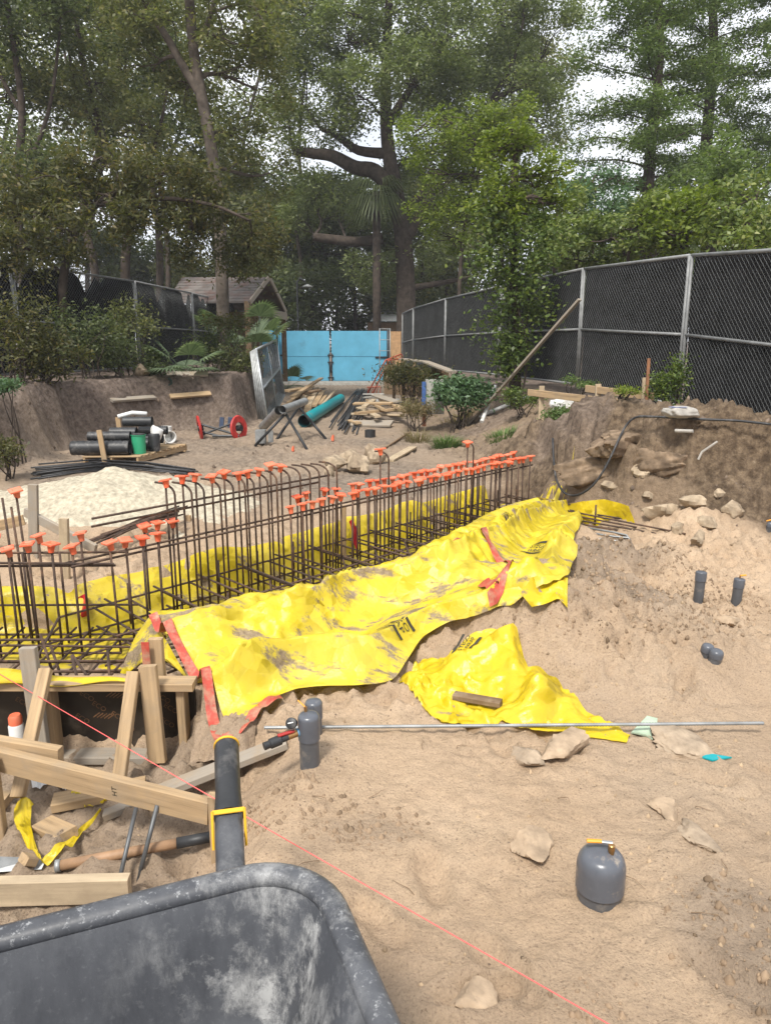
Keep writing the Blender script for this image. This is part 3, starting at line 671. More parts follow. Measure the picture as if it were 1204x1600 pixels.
for t, z, s0, s1 in [(.012, .30, -.15, 4.8), (.228, .28, -.1, 4.8), (.25, .47, .1, 2.0), (.235, .52, .1, 2.1),
                     (-.16, -.13, 0, 5.0), (.40, -.12, -.1, 5.0), (-.52, -.14, .1, 4.6),
                     (-.55, -.27, .1, 4.9), (-.38, -.27, 0, 5.0), (-.2, -.27, -.1, 5.0), (0.03, -.27, -.2, 5.0), (.2, -.27, -.2, 5.0), (.38, -.27, -.2, 5.0)]: run(t, z, s0, s1)
for yy, z in [(4.21, .30), (4.23, .27), (4.45, .29), (3.35, -.27), (3.55, -.27), (3.75, -.27), (3.95, -.27), (4.2, -.27), (4.45, -.27), (3.4, -.10), (3.7, -.10), (4.0, -.10), (4.55, -.10)]:
    rebar((-3.2, yy, z+rnd(-.01, .01)), (-1.35 if yy < 4.1 else -1.62, yy+rnd(-.02, .02), z+rnd(-.01, .01)))
for s in np.arange(.15, 5.0, .26): rebar((*STW(s, -.58+.05*s), -.255+rnd(-.01, .01)), (*STW(s, .42), -.255+rnd(-.01, .01)))
for s in np.arange(.2, 4.9, .36): rebar((*STW(s, -.52), -.10), (*STW(s+.02, .42), -.09)); rebar((*STW(s+.08, -.5), -.29), (*STW(s+.1, -.5+rnd(0, .03)), -.04)); rebar((*STW(s+.16, .36), -.29), (*STW(s+.16, .36), .0)); rebar((*STW(s+.05, -.45), -.27), (*STW(s+.28, -.1), -.08))
for x in np.arange(-1.45, -3.1, -.115): rebar((x, 3.3, -.255), (x+rnd(-.04, .04), 4.55, -.25)); rebar((x+.05, 3.35+rnd(0, .5), -.28), (x+rnd(-.1, .1), 3.55+rnd(0, .6), -.02))
for s_ in np.arange(.1, 4.9, .24): rebar((*STW(s_, -.56), -.13), (*STW(s_+.03, .40), -.12))
for yy in (3.28, 3.5, 3.66, 3.86, 4.08): rebar((-3.2, yy, -.16+rnd(-.03, .03)), (-1.2, yy+rnd(-.03, .03), -.16+rnd(-.03, .03)))
# bars of the footing that run out of the right-hand trench end
out = thing('rebar_run', 'low rack of rusty rebar running from the yellow sheet into the rocky bank', 'rebar', PZ(930, 800, -.1))
ea = [PZ(835, 785, -.02), PZ(1090, 818, .02)]
for k, (dz, a0, a1) in enumerate([(.02, (838, 780), (1085, 820)), (-.02, (845, 790), (1080, 828)), (-.05, (850, 797), (1060, 836)), (-.05, (862, 806), (1075, 842)), (-.08, (880, 815), (1050, 842)), (.0, (870, 795), (1070, 834))]):
    MB().tube([PZ(*a0, dz), PZ(*a1, dz)], .008, 6).build('rebar', 'rust', out, smooth='all')
for px, py in ((885, 788), (907, 792), (930, 797)):
    p = PZ(px, py, .03); MB().tube([p+Vector((0, 0, -.14)), p+Vector((0, 0, .05))], .009, 6).build('rebar', 'rust', out, smooth='all')
for k in range(9):                                       # bent bars lying in a bundle
    o = k*2.2; p = [PZ(905-k*2, 822+o, -.02), PZ(960, 832+o, -.01), PZ(976+k*1.0, 838+o*.6, -.01), PZ(984, 848+o*.3, -.04), PZ(985, 858, -.10)]
    b = MB().tube([v+Vector((0, 0, .012*(k % 3))) for v in p], .0085, 6).build('bent_rebar', 'rust_bright' if k % 3 == 0 else 'galv_dull', None, p[0], smooth='all')
    tag(b, 'bent rebar lying in a bundle beside the yellow sheet under the bank', 'rebar', 'bent bars at the trench end')
# ------------------------------------------------------------------ red tape, scraps and sticks on the sheets
def ribbon(name, px, w, mat, sh, lift=.012, parent=None, label=None, cat=None):
    P = SHEETS[sh.name]; pts = []
    for a in px:
        c = PZ(a[0], a[1], .05)
        for _ in range(4): c = PZ(a[0], a[1], sheet_z(P, c.x, c.y))
        pts.append(c)
    pts = resample([tuple(p) for p in pts], len(px)*5); b = MB(); n = len(pts); vs = []
    for i in range(n):
        d = pts[min(i+1, n-1)]-pts[max(i-1, 0)]; q = Vector((-d[1], d[0], 0)).normalized()
        for sgn in (-1, 0, 1):
            x, y = pts[i][0]+q.x*w/2*sgn, pts[i][1]+q.y*w/2*sgn; vs.append((x, y, sheet_z(P, x, y)+lift+.006*math.sin(i*.9+sgn)))
    b.add(vs, [(i*3+k, i*3+k+1, i*3+k+4, i*3+k+3) for i in range(n-1) for k in (0, 1)]); return b.build(name, mat, parent or sh, smooth='all')
ribbon('seam_tape', [(702, 868), (722, 852), (735, 852), (765, 862), (790, 876), (818, 893)], .055, 'red_tape', main_tarp)
ribbon('seam_tape', [(752, 934), (775, 924), (803, 918)], .05, 'red_tape', main_tarp)
ribbon('seam_tape', [(240, 974), (264, 1006), (292, 1046), (318, 1078), (342, 1102), (362, 1122)], .045, 'red_tape', main_tarp, .02)
ribbon('seam_tape', [(370, 1148), (385, 1132), (405, 1105), (440, 1090)], .05, 'red_tape', main_tarp, .008)
p = PZ(684, 872, .07); b = MB().board(p+Vector((-.02, -.11, -.005)), p+Vector((.03, .11, .03)), .075, .035, roll=.1).build('wood_block', 'wood_pale', None, p, smooth=30)
tag(b, 'short sawn block of pale wood lying on the muddy yellow sheet', 'wood block')
b = MB().tube([PZ(803, 849, .16), PZ(850, 872, .17), PZ(897, 897, .14)], [.010, .012, .015], 8).build('tool_handle', 'wood_pale', None, PZ(850, 872, .1), smooth='all'); tag(b, 'long pale wooden stick lying across the far end of the yellow sheet', 'stick')
for px, py, sz, lab in ((745, 1106, (.14, .05), 'brown plank scrap half covered by the loose yellow sheet'),):
    p = G(px, py); b = MB().board(p+Vector((-.10, .05, .035)), p+Vector((.10, -.035, .04)), .05, .025).build('plank_scrap', 'wood_dark', None, p, smooth=30); tag(b, lab, 'plank')
def heap_on(sh, px, py, rx, ry, h, seed, label):
    P = SHEETS[sh.name]; c = PZ(px, py, .05)
    for _ in range(4): c = PZ(px, py, sheet_z(P, c.x, c.y))
    n = 22; b = MB(); vs = []
    for i in range(n+1):
        for k in range(n+1):
            u, v = i/n*2-1, k/n*2-1; q = math.hypot(u, v)+.25*float(fbm(np.array([u*2+seed]), np.array([v*2]), 3, seed)[0])
            x, y = c.x+u*rx, c.y+v*ry; z = sheet_z(P, x, y)-.06+(h+.065)*max(0, 1-q)**.6+.035*float(fbm(np.array([x*22]), np.array([y*22]), 3, seed)[0])
            vs.append((x, y, z))
    b.add(vs, [(i*(n+1)+k, (i+1)*(n+1)+k, (i+1)*(n+1)+k+1, i*(n+1)+k+1) for i in range(n) for k in range(n)])
    o = b.build('soil_heap', 'ground', None, c, smooth='all'); at = o.data.color_attributes.new('soil', 'FLOAT_COLOR', 'POINT')
    at.data.foreach_set('color', np.tile(np.array([.3, .05, 0, 1], np.float32), len(vs))); return tag(o, label, 'soil heap')
heap_on(main_tarp, 352, 1122, .13, .16, .04, 3, 'small heap of damp soil weighing down the near corner of the yellow sheet')
heap_on(main_tarp, 835, 905, .12, .12, .04, 5, 'small heap of soil on the yellow sheet beside the turned-up flap')

# ------------------------------------------------------------------ formwork at the near end of the trench
form = thing('footing_form', 'lumber and dark film-faced plywood form bracing the near end of the trench', 'formwork', (-1.5, 3.0, -.22))
MB().box((-1.72, 3.02, -.055), (1.74, .018, .36)).build('plywood_panel', plain('dark_film_ply', (.022, .017, .013), .32, 0, .4, 5, dirt=(.11, .085, .06), dirt_amt=.3), form)
MB().board((-2.6, 2.965, .137), (-.83, 2.955, .137), .089, .036).build('top_plate', 'wood', form, smooth=30)
MB().board((-2.6, 2.965, -.215), (-1.02, 2.955, -.215), .089, .036).build('bottom_plate', 'wood_grey', form, smooth=30)
for x in (-1.475, -.895, -2.05): MB().board((x, 2.975, -.195 if x < -1 else -.16), (x, 2.975, .117), .036, .075, up=(0, 1, 0)).build('stud', 'wood', form, smooth=30)
def pbrd(name, a, b_, w, h, mat, parent, **kw): return MB().board(a, b_, w, h, **kw).build(name, mat, parent, smooth=30)
pbrd('stake', PY(44, 1012, 2.89), PY(66, 1176, 2.86), .068, .036, 'wood_grey', form, up=(0, 1, 0))
pbrd('brace', PY(72, 1046, 2.86), PY(28, 1246, 2.52), .05, .036, 'wood', form, up=(0, 1, 0))
pbrd('brace', PY(209, 1050, 2.87), PY(186, 1222, 2.62), .05, .04, 'wood', form, up=(0, 1, 0))
pbrd('stake', PY(231, 1040, 2.885), PY(247, 1190, 2.84), .072, .036, 'wood', form, up=(0, 1, 0))
pbrd('stake', (-1.02, 3.06, -.2), (-1.025, 3.07, .30), .06, .036, 'wood', form, up=(0, 1, 0))
p = PY(228, 1020, 3.02); MB().board(p+Vector((0, 0, -.06)), p+Vector((0, 0, .05)), .035, .004, up=(0, 1, 0)).build('red_flag', 'red_tape', form)
v, f = text_mesh('ECO', .034); vs2, f2 = text_mesh('HT', .028)
for k, (tx, tz) in enumerate([(-1.38, .09), (-1.33, .05), (-1.28, .0), (-1.20, -.05), (-1.16, -.10), (-.99, .04), (-.96, -.01), (-.98, -.08), (-1.62, .02), (-1.56, -.05), (-1.36, -.06)]):
    ca, sa = math.cos(-.6), math.sin(-.6); b = MB()
    b.add([(tx+q[0]*ca-q[1]*sa, 3.0085, tz+q[0]*sa+q[1]*ca) for q in v], f); b.build('printed_mark', 'print_orange', form)
for tx, tz in ((-1.245, .045), (-1.31, -.055)):
    b = MB()
    for k in range(5): b.add([(tx+k*.016+i*.03, 3.0083, tz-k*.002+i*.022+j*.006) for i in (0, 1) for j in (0, 1)], [(0, 1, 3, 2)])
    b.build('printed_mark', 'print_orange', form)
# yellow strip lying along the top plate
def z_strip(x, y, z0, U, V): return x, y, z0+.012*np.sin(U*9)+.006*np.sin(V*6)
sheet('yellow_strip', 'tarp_clean', [(-30, 1046, .175), (30, 1049, .175), (90, 1052, .17), (150, 1060, .165), (205, 1064, .16)], [(-30, 1072, .162), (30, 1070, .162), (90, 1068, .162), (150, 1068, .162), (205, 1067, .162)], 40, 6, z_strip)
tag(bpy.data.objects['yellow_strip'], 'narrow strip of yellow plastic draped on the top of the form', 'plastic strip')

# ------------------------------------------------------------------ loose lumber and litter in the pit
def loose(name, label, cat, a, b_, w, h, mat, group=None, **kw):
    a = Vector(a); b_ = Vector(b_); o = MB().board(a, b_, w, h, **kw).build(name, mat, None, Vector((0, 0, 0))+(a+b_)/2-Vector((0, 0, h/2)), smooth=30); return tag(o, label, cat, group)
A0, A1 = PZ(-70, 1168, .10), PZ(328, 1268, .02)
rail = thing('batter_board', 'long sloping two-by-four carrying the string beside the wheelbarrow', 'board', (A0+A1)/2)
pbrd('board', A0, A1, .036, .089, 'wood', rail)
pbrd('board', PZ(-60, 1166, .12)+Vector((0, .03, 0)), PZ(90, 1192, .09)+Vector((0, .03, 0)), .036, .089, 'wood', rail)
e = A1; pbrd('stake', e+Vector((.018, .0, -.24)), e+Vector((.018, 0, .065)), .04, .036, 'wood', rail, up=(0, 1, 0))
for pp in (PZ(-20, 1200, .1),): pbrd('stake', pp+Vector((0, .03, -.35)), pp+Vector((0, .03, .02)), .04, .036, 'wood', rail, up=(0, 1, 0))
b = MB(); d = (A1-A0).normalized(); c0 = A0+(A1-A0)*.66; nrm = Vector((d.y, -d.x, 0)).normalized()
b.add([c0+d*q[1]*-1+Vector((0, 0, 1))*q[0]+nrm*.0195 for q in vs2], f2); b.build('printed_mark', 'ink', rail)
gp = lambda px, py, l=.02: G(px, py)+Vector((0, 0, l))
loose('board', 'stained two-by-four lying on scraps of yellow tape', 'board', gp(84, 1262), gp(228, 1234), .089, .038, 'wood')
loose('plank', 'weathered grey plank lying half buried in the sand under the string', 'plank', gp(165, 1278, .02), gp(448, 1166, .02), .075, .03, 'wood_grey')
loose('wood_block', 'short sawn block lying between two strips of yellow tape', 'wood block', gp(68, 1296), gp(106, 1314), .085, .038, 'wood')
loose('board', 'board end lying flat beside the leg of a brace', 'board', gp(-60, 1262), gp(14, 1258), .09, .038, 'wood')
loose('board', 'pale two-by-four lying on edge beside the wheelbarrow tray', 'board', gp(-60, 1415, .05), gp(205, 1408, .05), .038, .089, 'wood_pale')
loose('wood_block', 'small wood offcut beside the trowel', 'wood block', gp(38, 1350, .02), gp(54, 1352, .02), .05, .03, 'wood')
def scrap(label, pxs, pxb, mat='tarp_clean', name='tape_scrap', cat='tape'):
    o = sheet(name, mat, [(*G(*q), 0) for q in pxs], [(*G(*q), 0) for q in pxb], 16, 7, lambda x, y, z, U, V: (x, y, np.maximum(land(x.ravel(), y.ravel()).reshape(x.shape), z)+.010+.012*np.abs(np.sin(U*7+V*4))))
    return tag(o, label, cat)
scrap('ragged strip of yellow tape hanging beside the sawn block', [(24, 1265), (22, 1290), (40, 1330), (62, 1352)], [(54, 1264), (48, 1288), (54, 1318), (68, 1356)])
scrap('long twisted strip of yellow tape running up to the board', [(60, 1356), (90, 1330), (120, 1308), (157, 1270)], [(78, 1360), (105, 1338), (128, 1312), (160, 1272)])
scrap('torn yellow patch of tape on the sand behind the board', [(112, 1244), (125, 1234), (140, 1229)], [(113, 1250), (130, 1243), (150, 1240)])
scrap('yellow tape end poking out below the board', [(130, 1262), (150, 1258), (165, 1256)], [(134, 1268), (152, 1262), (168, 1258)])
scrap('crumpled sheet of printed white paper on the sand by the brace', [(45, 1205), (58, 1210), (70, 1218)], [(52, 1238), (66, 1236), (80, 1228)], 'white_plastic', 'paper', 'paper')
scrap('small white plastic tag lying on the sand', [(84, 1226), (92, 1224)], [(100, 1240), (110, 1236)], 'white_plastic', 'plastic_tag', 'tag')
c = PZ(24, 1122, -.005); c.z = landz(c.x, c.y); can = thing('spray_can', 'white spray paint can with an orange cap behind the long board', 'spray can', c)
MB().lathe([(.0, 0), (.031, 0), (.032, .004), (.032, .145), (.027, .155), (.0, .156)], c, n=18).build('can_body', 'white_plastic', can, smooth=35)
MB().lathe([(.028, .150), (.028, .185), (.022, .196), (.0, .196)], c, n=18).build('can_cap', 'orange_cap', can, smooth=35)
a, b_ = gp(96, 1360, .02), gp(345, 1316, .03); sh = thing('shovel', 'round wooden shovel handle with a black grip lying in the sand', 'shovel', a)
MB().tube([a, a.lerp(b_, .3), a.lerp(b_, .72)], .018, 10).build('handle', 'wood_dark' if False else plain('turned_handle', (.30, .18, .10), .6, 0, .3, 14), sh, smooth='all')
MB().tube([a.lerp(b_, .72), b_], .02, 10).build('grip', 'black_plastic', sh, smooth='all')
MB().tube([a+(a-b_)*.03, a], .022, 10).build('ferrule', 'galv_dull', sh, smooth='all')
a = gp(0, 1358, .015); tw = thing('trowel', 'flat grey steel trowel lying in the sand by the wood offcut', 'trowel', a)
MB().add([gp(-25, 1345, .02), gp(62, 1348, .02), gp(70, 1358, .02), gp(66, 1366, .02), gp(-25, 1372, .02)], [(0, 4, 3, 2, 1)]).build('blade', 'galv_dull', tw)
for (a, b_), lab in ((((180, 1392), (213, 1262)), 'dark steel rod leaning on the long board, the shorter of two'), (((212, 1380), (246, 1258)), 'dark steel rod leaning on the long board, beside the shorter rod')):
    q0 = G(*a)+Vector((0, 0, -.02)); k = ray(*b_); tt = (A0+(A1-A0)*.75).y/k[1]; q1 = Vector((0, 0, CAMH))+Vector(k)*tt*.985
    tag(MB().tube([q0, q1], .008, 8).build('steel_rod', plain('blue_grey_rod', (.12, .125, .13), .5, .5, .3, 20), None, q0, smooth='all'), lab, 'rod')
# string line
q0 = PZ(-40, 1030, .20); q1 = PZ(985, 1620, .06)
mid = q0.lerp(q1, .5)-Vector((0, 0, .005))
tag(MB().tube([q0, mid, q1], .0016, 6).build('string_line', 'string', None, q0, smooth='all'), 'taut pink mason string stretched low across the sand', 'string')

# ------------------------------------------------------------------ wheelbarrow
WC = Vector((-.133, 1.333, 0)); WX = Vector((-.934, -.357, 0)); WY = Vector((.357, -.934, 0))   # back right corner, along the back, towards the front
def W(a, b, z): return WC+WX*a+WY*b+Vector((0, 0, z))
wb = thing('wheelbarrow', 'black plastic wheelbarrow splashed with dried concrete, yellow-trimmed handle', 'wheelbarrow', W(.35, .5, 0))
def mk_tray():
    m, nt, bs = nodes('splashed_black_plastic'); v = geo_pos(nt)
    mp = nt.nodes.new('ShaderNodeMapping'); mp.inputs['Scale'].default_value = (1, 1, .16); L(nt, v, mp.inputs['Vector'])
    dn = nt.nodes.new('ShaderNodeVectorMath'); dn.operation = 'DISTANCE'; L(nt, v, dn.inputs[0]); dn.inputs[1].default_value = tuple(W(.10, .14, .45))
    near = ramp(nt, dn.outputs['Value'], [(.06, (1, 1, 1)), (.30, (.10, .10, .10)), (.5, (.03, .03, .03))])      # one spill at the pouring corner
    smear = ramp(nt, noise(nt, mp.outputs['Vector'], 16, 10, .8), [(.40, (0, 0, 0)), (.58, (1, 1, 1))])
    patch = ramp(nt, noise(nt, v, 7, 8, .7), [(.47, (0, 0, 0)), (.56, (1, 1, 1))])
    f1 = mixc(nt, 1.0, mixc(nt, 1.0, smear, patch, 'MULTIPLY'), near, 'MULTIPLY')
    sz = nt.nodes.new('ShaderNodeSeparateXYZ'); L(nt, v, sz.inputs[0]); rimz = ramp(nt, sz.outputs['Z'], [(.545, (.12, .12, .12)), (.575, (1, 1, 1))])
    sp = ramp(nt, noise(nt, v, 85, 7, .75), [(.56, (0, 0, 0)), (.66, (.75, .75, .75))]); f2 = mixc(nt, 1.0, sp, rimz, 'MULTIPLY')
    dust = ramp(nt, noise(nt, mp.outputs['Vector'], 5, 7, .7), [(.35, (0, 0, 0)), (.75, (.6, .6, .6))])
    c = mixc(nt, dust, (.035, .037, .043), (.13, .136, .15)); c = mixc(nt, f1, c, (.36, .36, .355)); c = mixc(nt, f2, c, (.34, .345, .35))
    L(nt, c, bs.inputs['Base Color']); L(nt, ramp(nt, dust, [(0, (.32,)*3), (.6, (.6,)*3)]), bs.inputs['Roughness'])
    n1 = bumpn(nt, bs, f1, .5, .004); bumpn(nt, bs, noise(nt, v, 140, 4, .6), .15, .002, n1); return m
MAT['tray'] = mk_tray()
def rr_ring(w, l, r, inset, z, n=10):
    pts = []
    for cx, cy, a0 in ((w-r, r, -90), (w-r, l-r, 0), (r, l-r, 90), (r, r, 180)):
        for k in range(n+1):
            a = math.radians(a0+90*k/n); pts.append((cx+(r-inset)*math.cos(a), cy+(r-inset)*math.sin(a)))
    return [W(x, y, z) for x, y in pts]
def loft(b, rings):
    n = len(rings[0]); vs = [v for r in rings for v in r]
    b.add(vs, [(i*n+k, i*n+(k+1) % n, i*n+n+(k+1) % n, i*n+n+k) for i in range(len(rings)-1) for k in range(n)]); return b
RZ = .575; b = MB()
loft(b, [rr_ring(.84, .98, .17, i, z) for i, z in ((.045, RZ-.02), (.06, RZ-.05), (.085, RZ-.14), (.115, RZ-.22), (.14, RZ-.275), (.165, RZ-.285))]); ring = rr_ring(.84, .98, .17, .165, RZ-.285); n0 = len(b.v); b.add(ring, [tuple(range(len(ring)))])
b.build('tray', 'tray', wb, smooth=60)
b = MB(); loft(b, [rr_ring(.84, .98, .17, .022+.026*math.cos(a), RZ-.012+.020*math.sin(a)) for a in np.linspace(-.9, math.pi+.9, 12)]); b.build('rim', 'tray', wb, smooth='all')
h0, h1 = PZ(360, 1352, .50), PZ(354, 1166, .585); d = (h1-h0)
hd = MB().board(h0-d*.12+Vector((0, 0, -.03)), h0+d*.40, .062, .05, ch=.012).build('handle', 'tray', wb, smooth=50)
g0 = h0+d*.36; MB().tube([g0, g0+d*.10, g0+d*.2, h1-d*.02, h1], [.034, .0315, .030, .031, .030], 18).build('grip', 'black_plastic', hd, smooth=50)
MB().tube([h1-d*.004, h1+d*.012], .0325, 18).build('end_ring', 'yellow_plastic', hd, smooth=40)
q = h0+d*.34; dd = d.normalized(); sd = dd.cross(Vector((0, 0, 1))).normalized(); up = sd.cross(dd); b = MB()
b.board(q-sd*.036+up*.029, q+sd*.036+up*.029, .012, .006, up=up); b.board(q-sd*.036+up*.033-dd*.0, q-sd*.036-up*.03-dd*.05, .011, .006, up=sd); b.board(q+sd*.036+up*.033, q+sd*.036-up*.03-dd*.05, .011, .006, up=sd)
b.build('collar', 'yellow_plastic', hd, smooth=40)
hb = MB().board(W(.74, -.005, .50), W(.74, -.42, .585), .062, .05, ch=.012).build('handle', 'tray', wb, smooth=50)
for a in (.12, .74): MB().tube([W(a, .1, .285), W(a, .14, landz(*W(a, .14, 0)[:2])-.01), W(a, .3, landz(*W(a, .3, 0)[:2])-.01), W(a, .4, .28)], .014, 8).build('leg', 'dark_metal', wb, smooth='all')
wh = MB().lathe([(.09, -.035), (.17, -.045), (.19, 0), (.17, .045), (.09, .035)], W(.36, 1.1, .19), WX, 24).build('wheel', 'black_plastic', wb, smooth='all')
MB().lathe([(.0, -.03), (.09, -.03), (.09, .03), (0, .03)], W(.36, 1.1, .19), WX, 20).build('rim_disc', 'galv', wh, smooth=40)
b = MB(); b.tube([W(.12, .1, .27), W(.3, 1.1, .19)], .015, 8); b.tube([W(.72, .1, .27), W(.42, 1.1, .19)], .015, 8); b.build('frame', 'dark_metal', wb, smooth='all')

# ------------------------------------------------------------------ capped pipes standing in the sand
def capped(label, px, py, r, h, cap_h, dome=.012, lean=(0, 0), valve=None, name='capped_pipe'):
    p = G(px, py); t = thing(name, label, 'pipe', p); ax = Vector((lean[0], lean[1], 1)).normalized(); rp = r*.90
    MB().lathe([(rp, -.10), (rp, h-cap_h+.005)], p, ax, 28).build('pipe', 'pvc_grey', t, smooth=40)
    prof = [(rp, h-cap_h), (r, h-cap_h+.002), (r, h-dome*1.3)]
    for k in range(1, 7): a = k/6*math.pi/2; prof.append((r*(1-.42*(1-math.cos(a))) if k < 6 else r*.58, h-dome*1.3+dome*1.3*math.sin(a)))
    prof += [(r*.3, h+dome*.25), (0, h+dome*.3)]
    MB().lathe(prof, p, ax, 28).build('cap', 'pvc_lid', t, smooth=50); return t, p, ax
t, p, ax = capped('stout grey capped pipe with an amber-levered brass valve on top', 935, 1398, .070, .145, .118, .036)
top = p+Vector((.022, -.012, .147)); vb = MB().lathe([(.0085, 0), (.0085, .012), (.010, .013), (.010, .030), (.008, .032), (0, .032)], top, n=12).build('valve', 'brass', t, smooth=40)
MB().board(top+Vector((-.028, .012, .034)), top+Vector((.004, .006, .034)), .010, .004).build('lever_shank', 'galv', vb); MB().board(top+Vector((-.068, .016, .033)), top+Vector((-.026, .012, .034)), .012, .009, ch=.003).build('lever', 'orange_plastic2', vb, smooth=40)
t, p, ax = capped('slim grey capped pipe with a pressure gauge and hose coupling on its side', 484, 1192, .041, .205, .105, .014)
c = p+Vector((-.036, -.012, .135)); e1 = Vector((-.85, -.5, -.12)).normalized(); va = MB().tube([c, c+e1*.045], .013, 12).build('side_valve', 'brass', t, smooth=40)
MB().tube([c-e1*.008, c+e1*.008], .016, 12).build('collar', plain('blue_fitting', (.12, .28, .45), .5), va, smooth=40)
MB().board(c+e1*.03+Vector((.01, 0, .018)), c+e1*.085+Vector((0, 0, .020)), .014, .010, ch=.003).build('lever', 'red', va, smooth=40)
MB().tube([c+e1*.045, c+e1*.07, c+e1*.075, c+e1*.115, c+e1*.12, c+e1*.14], [.013, .013, .019, .019, .014, .015], 14).build('hose_coupling', 'black_plastic', va, smooth=40)
gq = c+e1*.028+Vector((.0, 0, .048)); ga = MB().lathe([(0, -.012), (.019, -.012), (.021, 0), (.021, .010), (.018, .012), (0, .011)], gq, (-.2, -.8, .45), 18).build('gauge', 'black_plastic', t, smooth=40)
MB().tube([c+e1*.028, gq-Vector((0, 0, .02))], .005, 8).build('gauge_stem', 'galv', ga); q = gq+Vector((-.2, -.8, .45)).normalized()*.0135; MB().board(q-Vector((.010, .0, .001)), q+Vector((.010, 0, .004)), .004, .0012, up=(-.2, -.8, .45)).build('gauge_needle', 'white_plastic', ga)
tp = p+Vector((-.012, .01, .215)); MB().tube([tp-Vector((0, 0, .01)), tp+Vector((0, 0, .012))], .006, 8).build('tyre_valve', 'brass', t); MB().board(tp+Vector((-.03, .02, .028)), tp+Vector((-.002, 0, .012)), .006, .004).build('lever', 'orange_plastic2', t)
t, p, ax = capped('slim grey capped pipe half hidden behind the one with the gauge', 491, 1146, .036, .15, .08, .012)
for px, py, ln, lab, lev in ((1090, 936, (.03, .03), 'grey capped pipe standing in the sand, without a lever', 0), (1148, 946, (.06, .02), 'grey capped pipe standing in the sand with a small amber lever on its cap', 1)):
    t, p, ax = capped(lab, px, py, .033, .175, .06, .006, ln)
    if lev: q = p+ax*.18; MB().board(q+Vector((0, .0, .012)), q+Vector((.035, 0, .016)), .012, .008).build('lever', 'orange_plastic2', t); MB().tube([q-ax*.005, q+Vector((0, 0, .012))], .005, 8).build('lever_stem', 'brass', t)
for px, py, r, h, lab in ((1103, 1020, .030, .045, 'buried grey pipe cap showing just above the soil, the smaller one'), (1116, 1030, .033, .05, 'buried grey pipe cap poking out of the soil beside a smaller cap'), (1200, 830, .03, .08, 'grey pipe cap with an amber lever at the foot of the bank')):
    t, p, ax = capped(lab, px, py, r, h, .04, .016, (.1, -.1))
    if px == 1200: MB().board(p+Vector((-.03, 0, h+.01)), p+Vector((.01, 0, h+.02)), .012, .008).build('lever', 'orange_plastic2', t)
# galvanised threaded rod
q0, q1 = PZ(413, 1137, .03), PZ(1192, 1130, .05); n = 340; prof = []
ln = (q1-q0).length
for k in range(n): prof.append((.0062 if k % 2 else .0085, ln*k/(n-1)))
tag(MB().lathe(prof, q0, q1-q0, 8).build('threaded_rod', 'galv_dull', None, q0, smooth='all'), 'long straight galvanised ribbed rod lying across sand and yellow sheet', 'rod')
# ------------------------------------------------------------------ chain-link fence panels with black screen
def chain(b, o, ex, wdt, hgt, pitch, r):                # zig-zag wires in the panel plane
    n = int(wdt/pitch); m = int(hgt/(pitch*.5)); ez = Vector((0, 0, 1)); nr = ex.cross(ez)
    tri = [(math.cos(a)*r, math.sin(a)*r) for a in (0, 2.1, 4.2)]
    for i in range(n+1):
        vs = []; fs = []
        for j in range(m+1):
            x = min(max((i+(.5 if j % 2 else 0)+(.0))*pitch-(.5*pitch if i % 2 and 0 else 0), 0), wdt); c = o+ex*x+ez*(j*hgt/m)+nr*(r*1.2*(1 if j % 2 else -1))
            for a, q in tri: vs.append(c+ex*a+nr*q)
        for j in range(m):
            for k in range(3): l = (k+1) % 3; fs.append((j*3+k, j*3+l, j*3+3+l, j*3+3+k))
        b.add(vs, fs)
        vs = []; fs = []
        for j in range(m+1):
            x = min(max((i+(-.5 if j % 2 else 0))*pitch+pitch*.0, 0), wdt); c = o+ex*x+ez*(j*hgt/m)+nr*(r*1.2*(-1 if j % 2 else 1))
            for a, q in tri: vs.append(c+ex*a+nr*q)
        for j in range(m):
            for k in range(3): l = (k+1) % 3; fs.append((j*3+k, j*3+l, j*3+3+l, j*3+3+k))
        b.add(vs, fs)
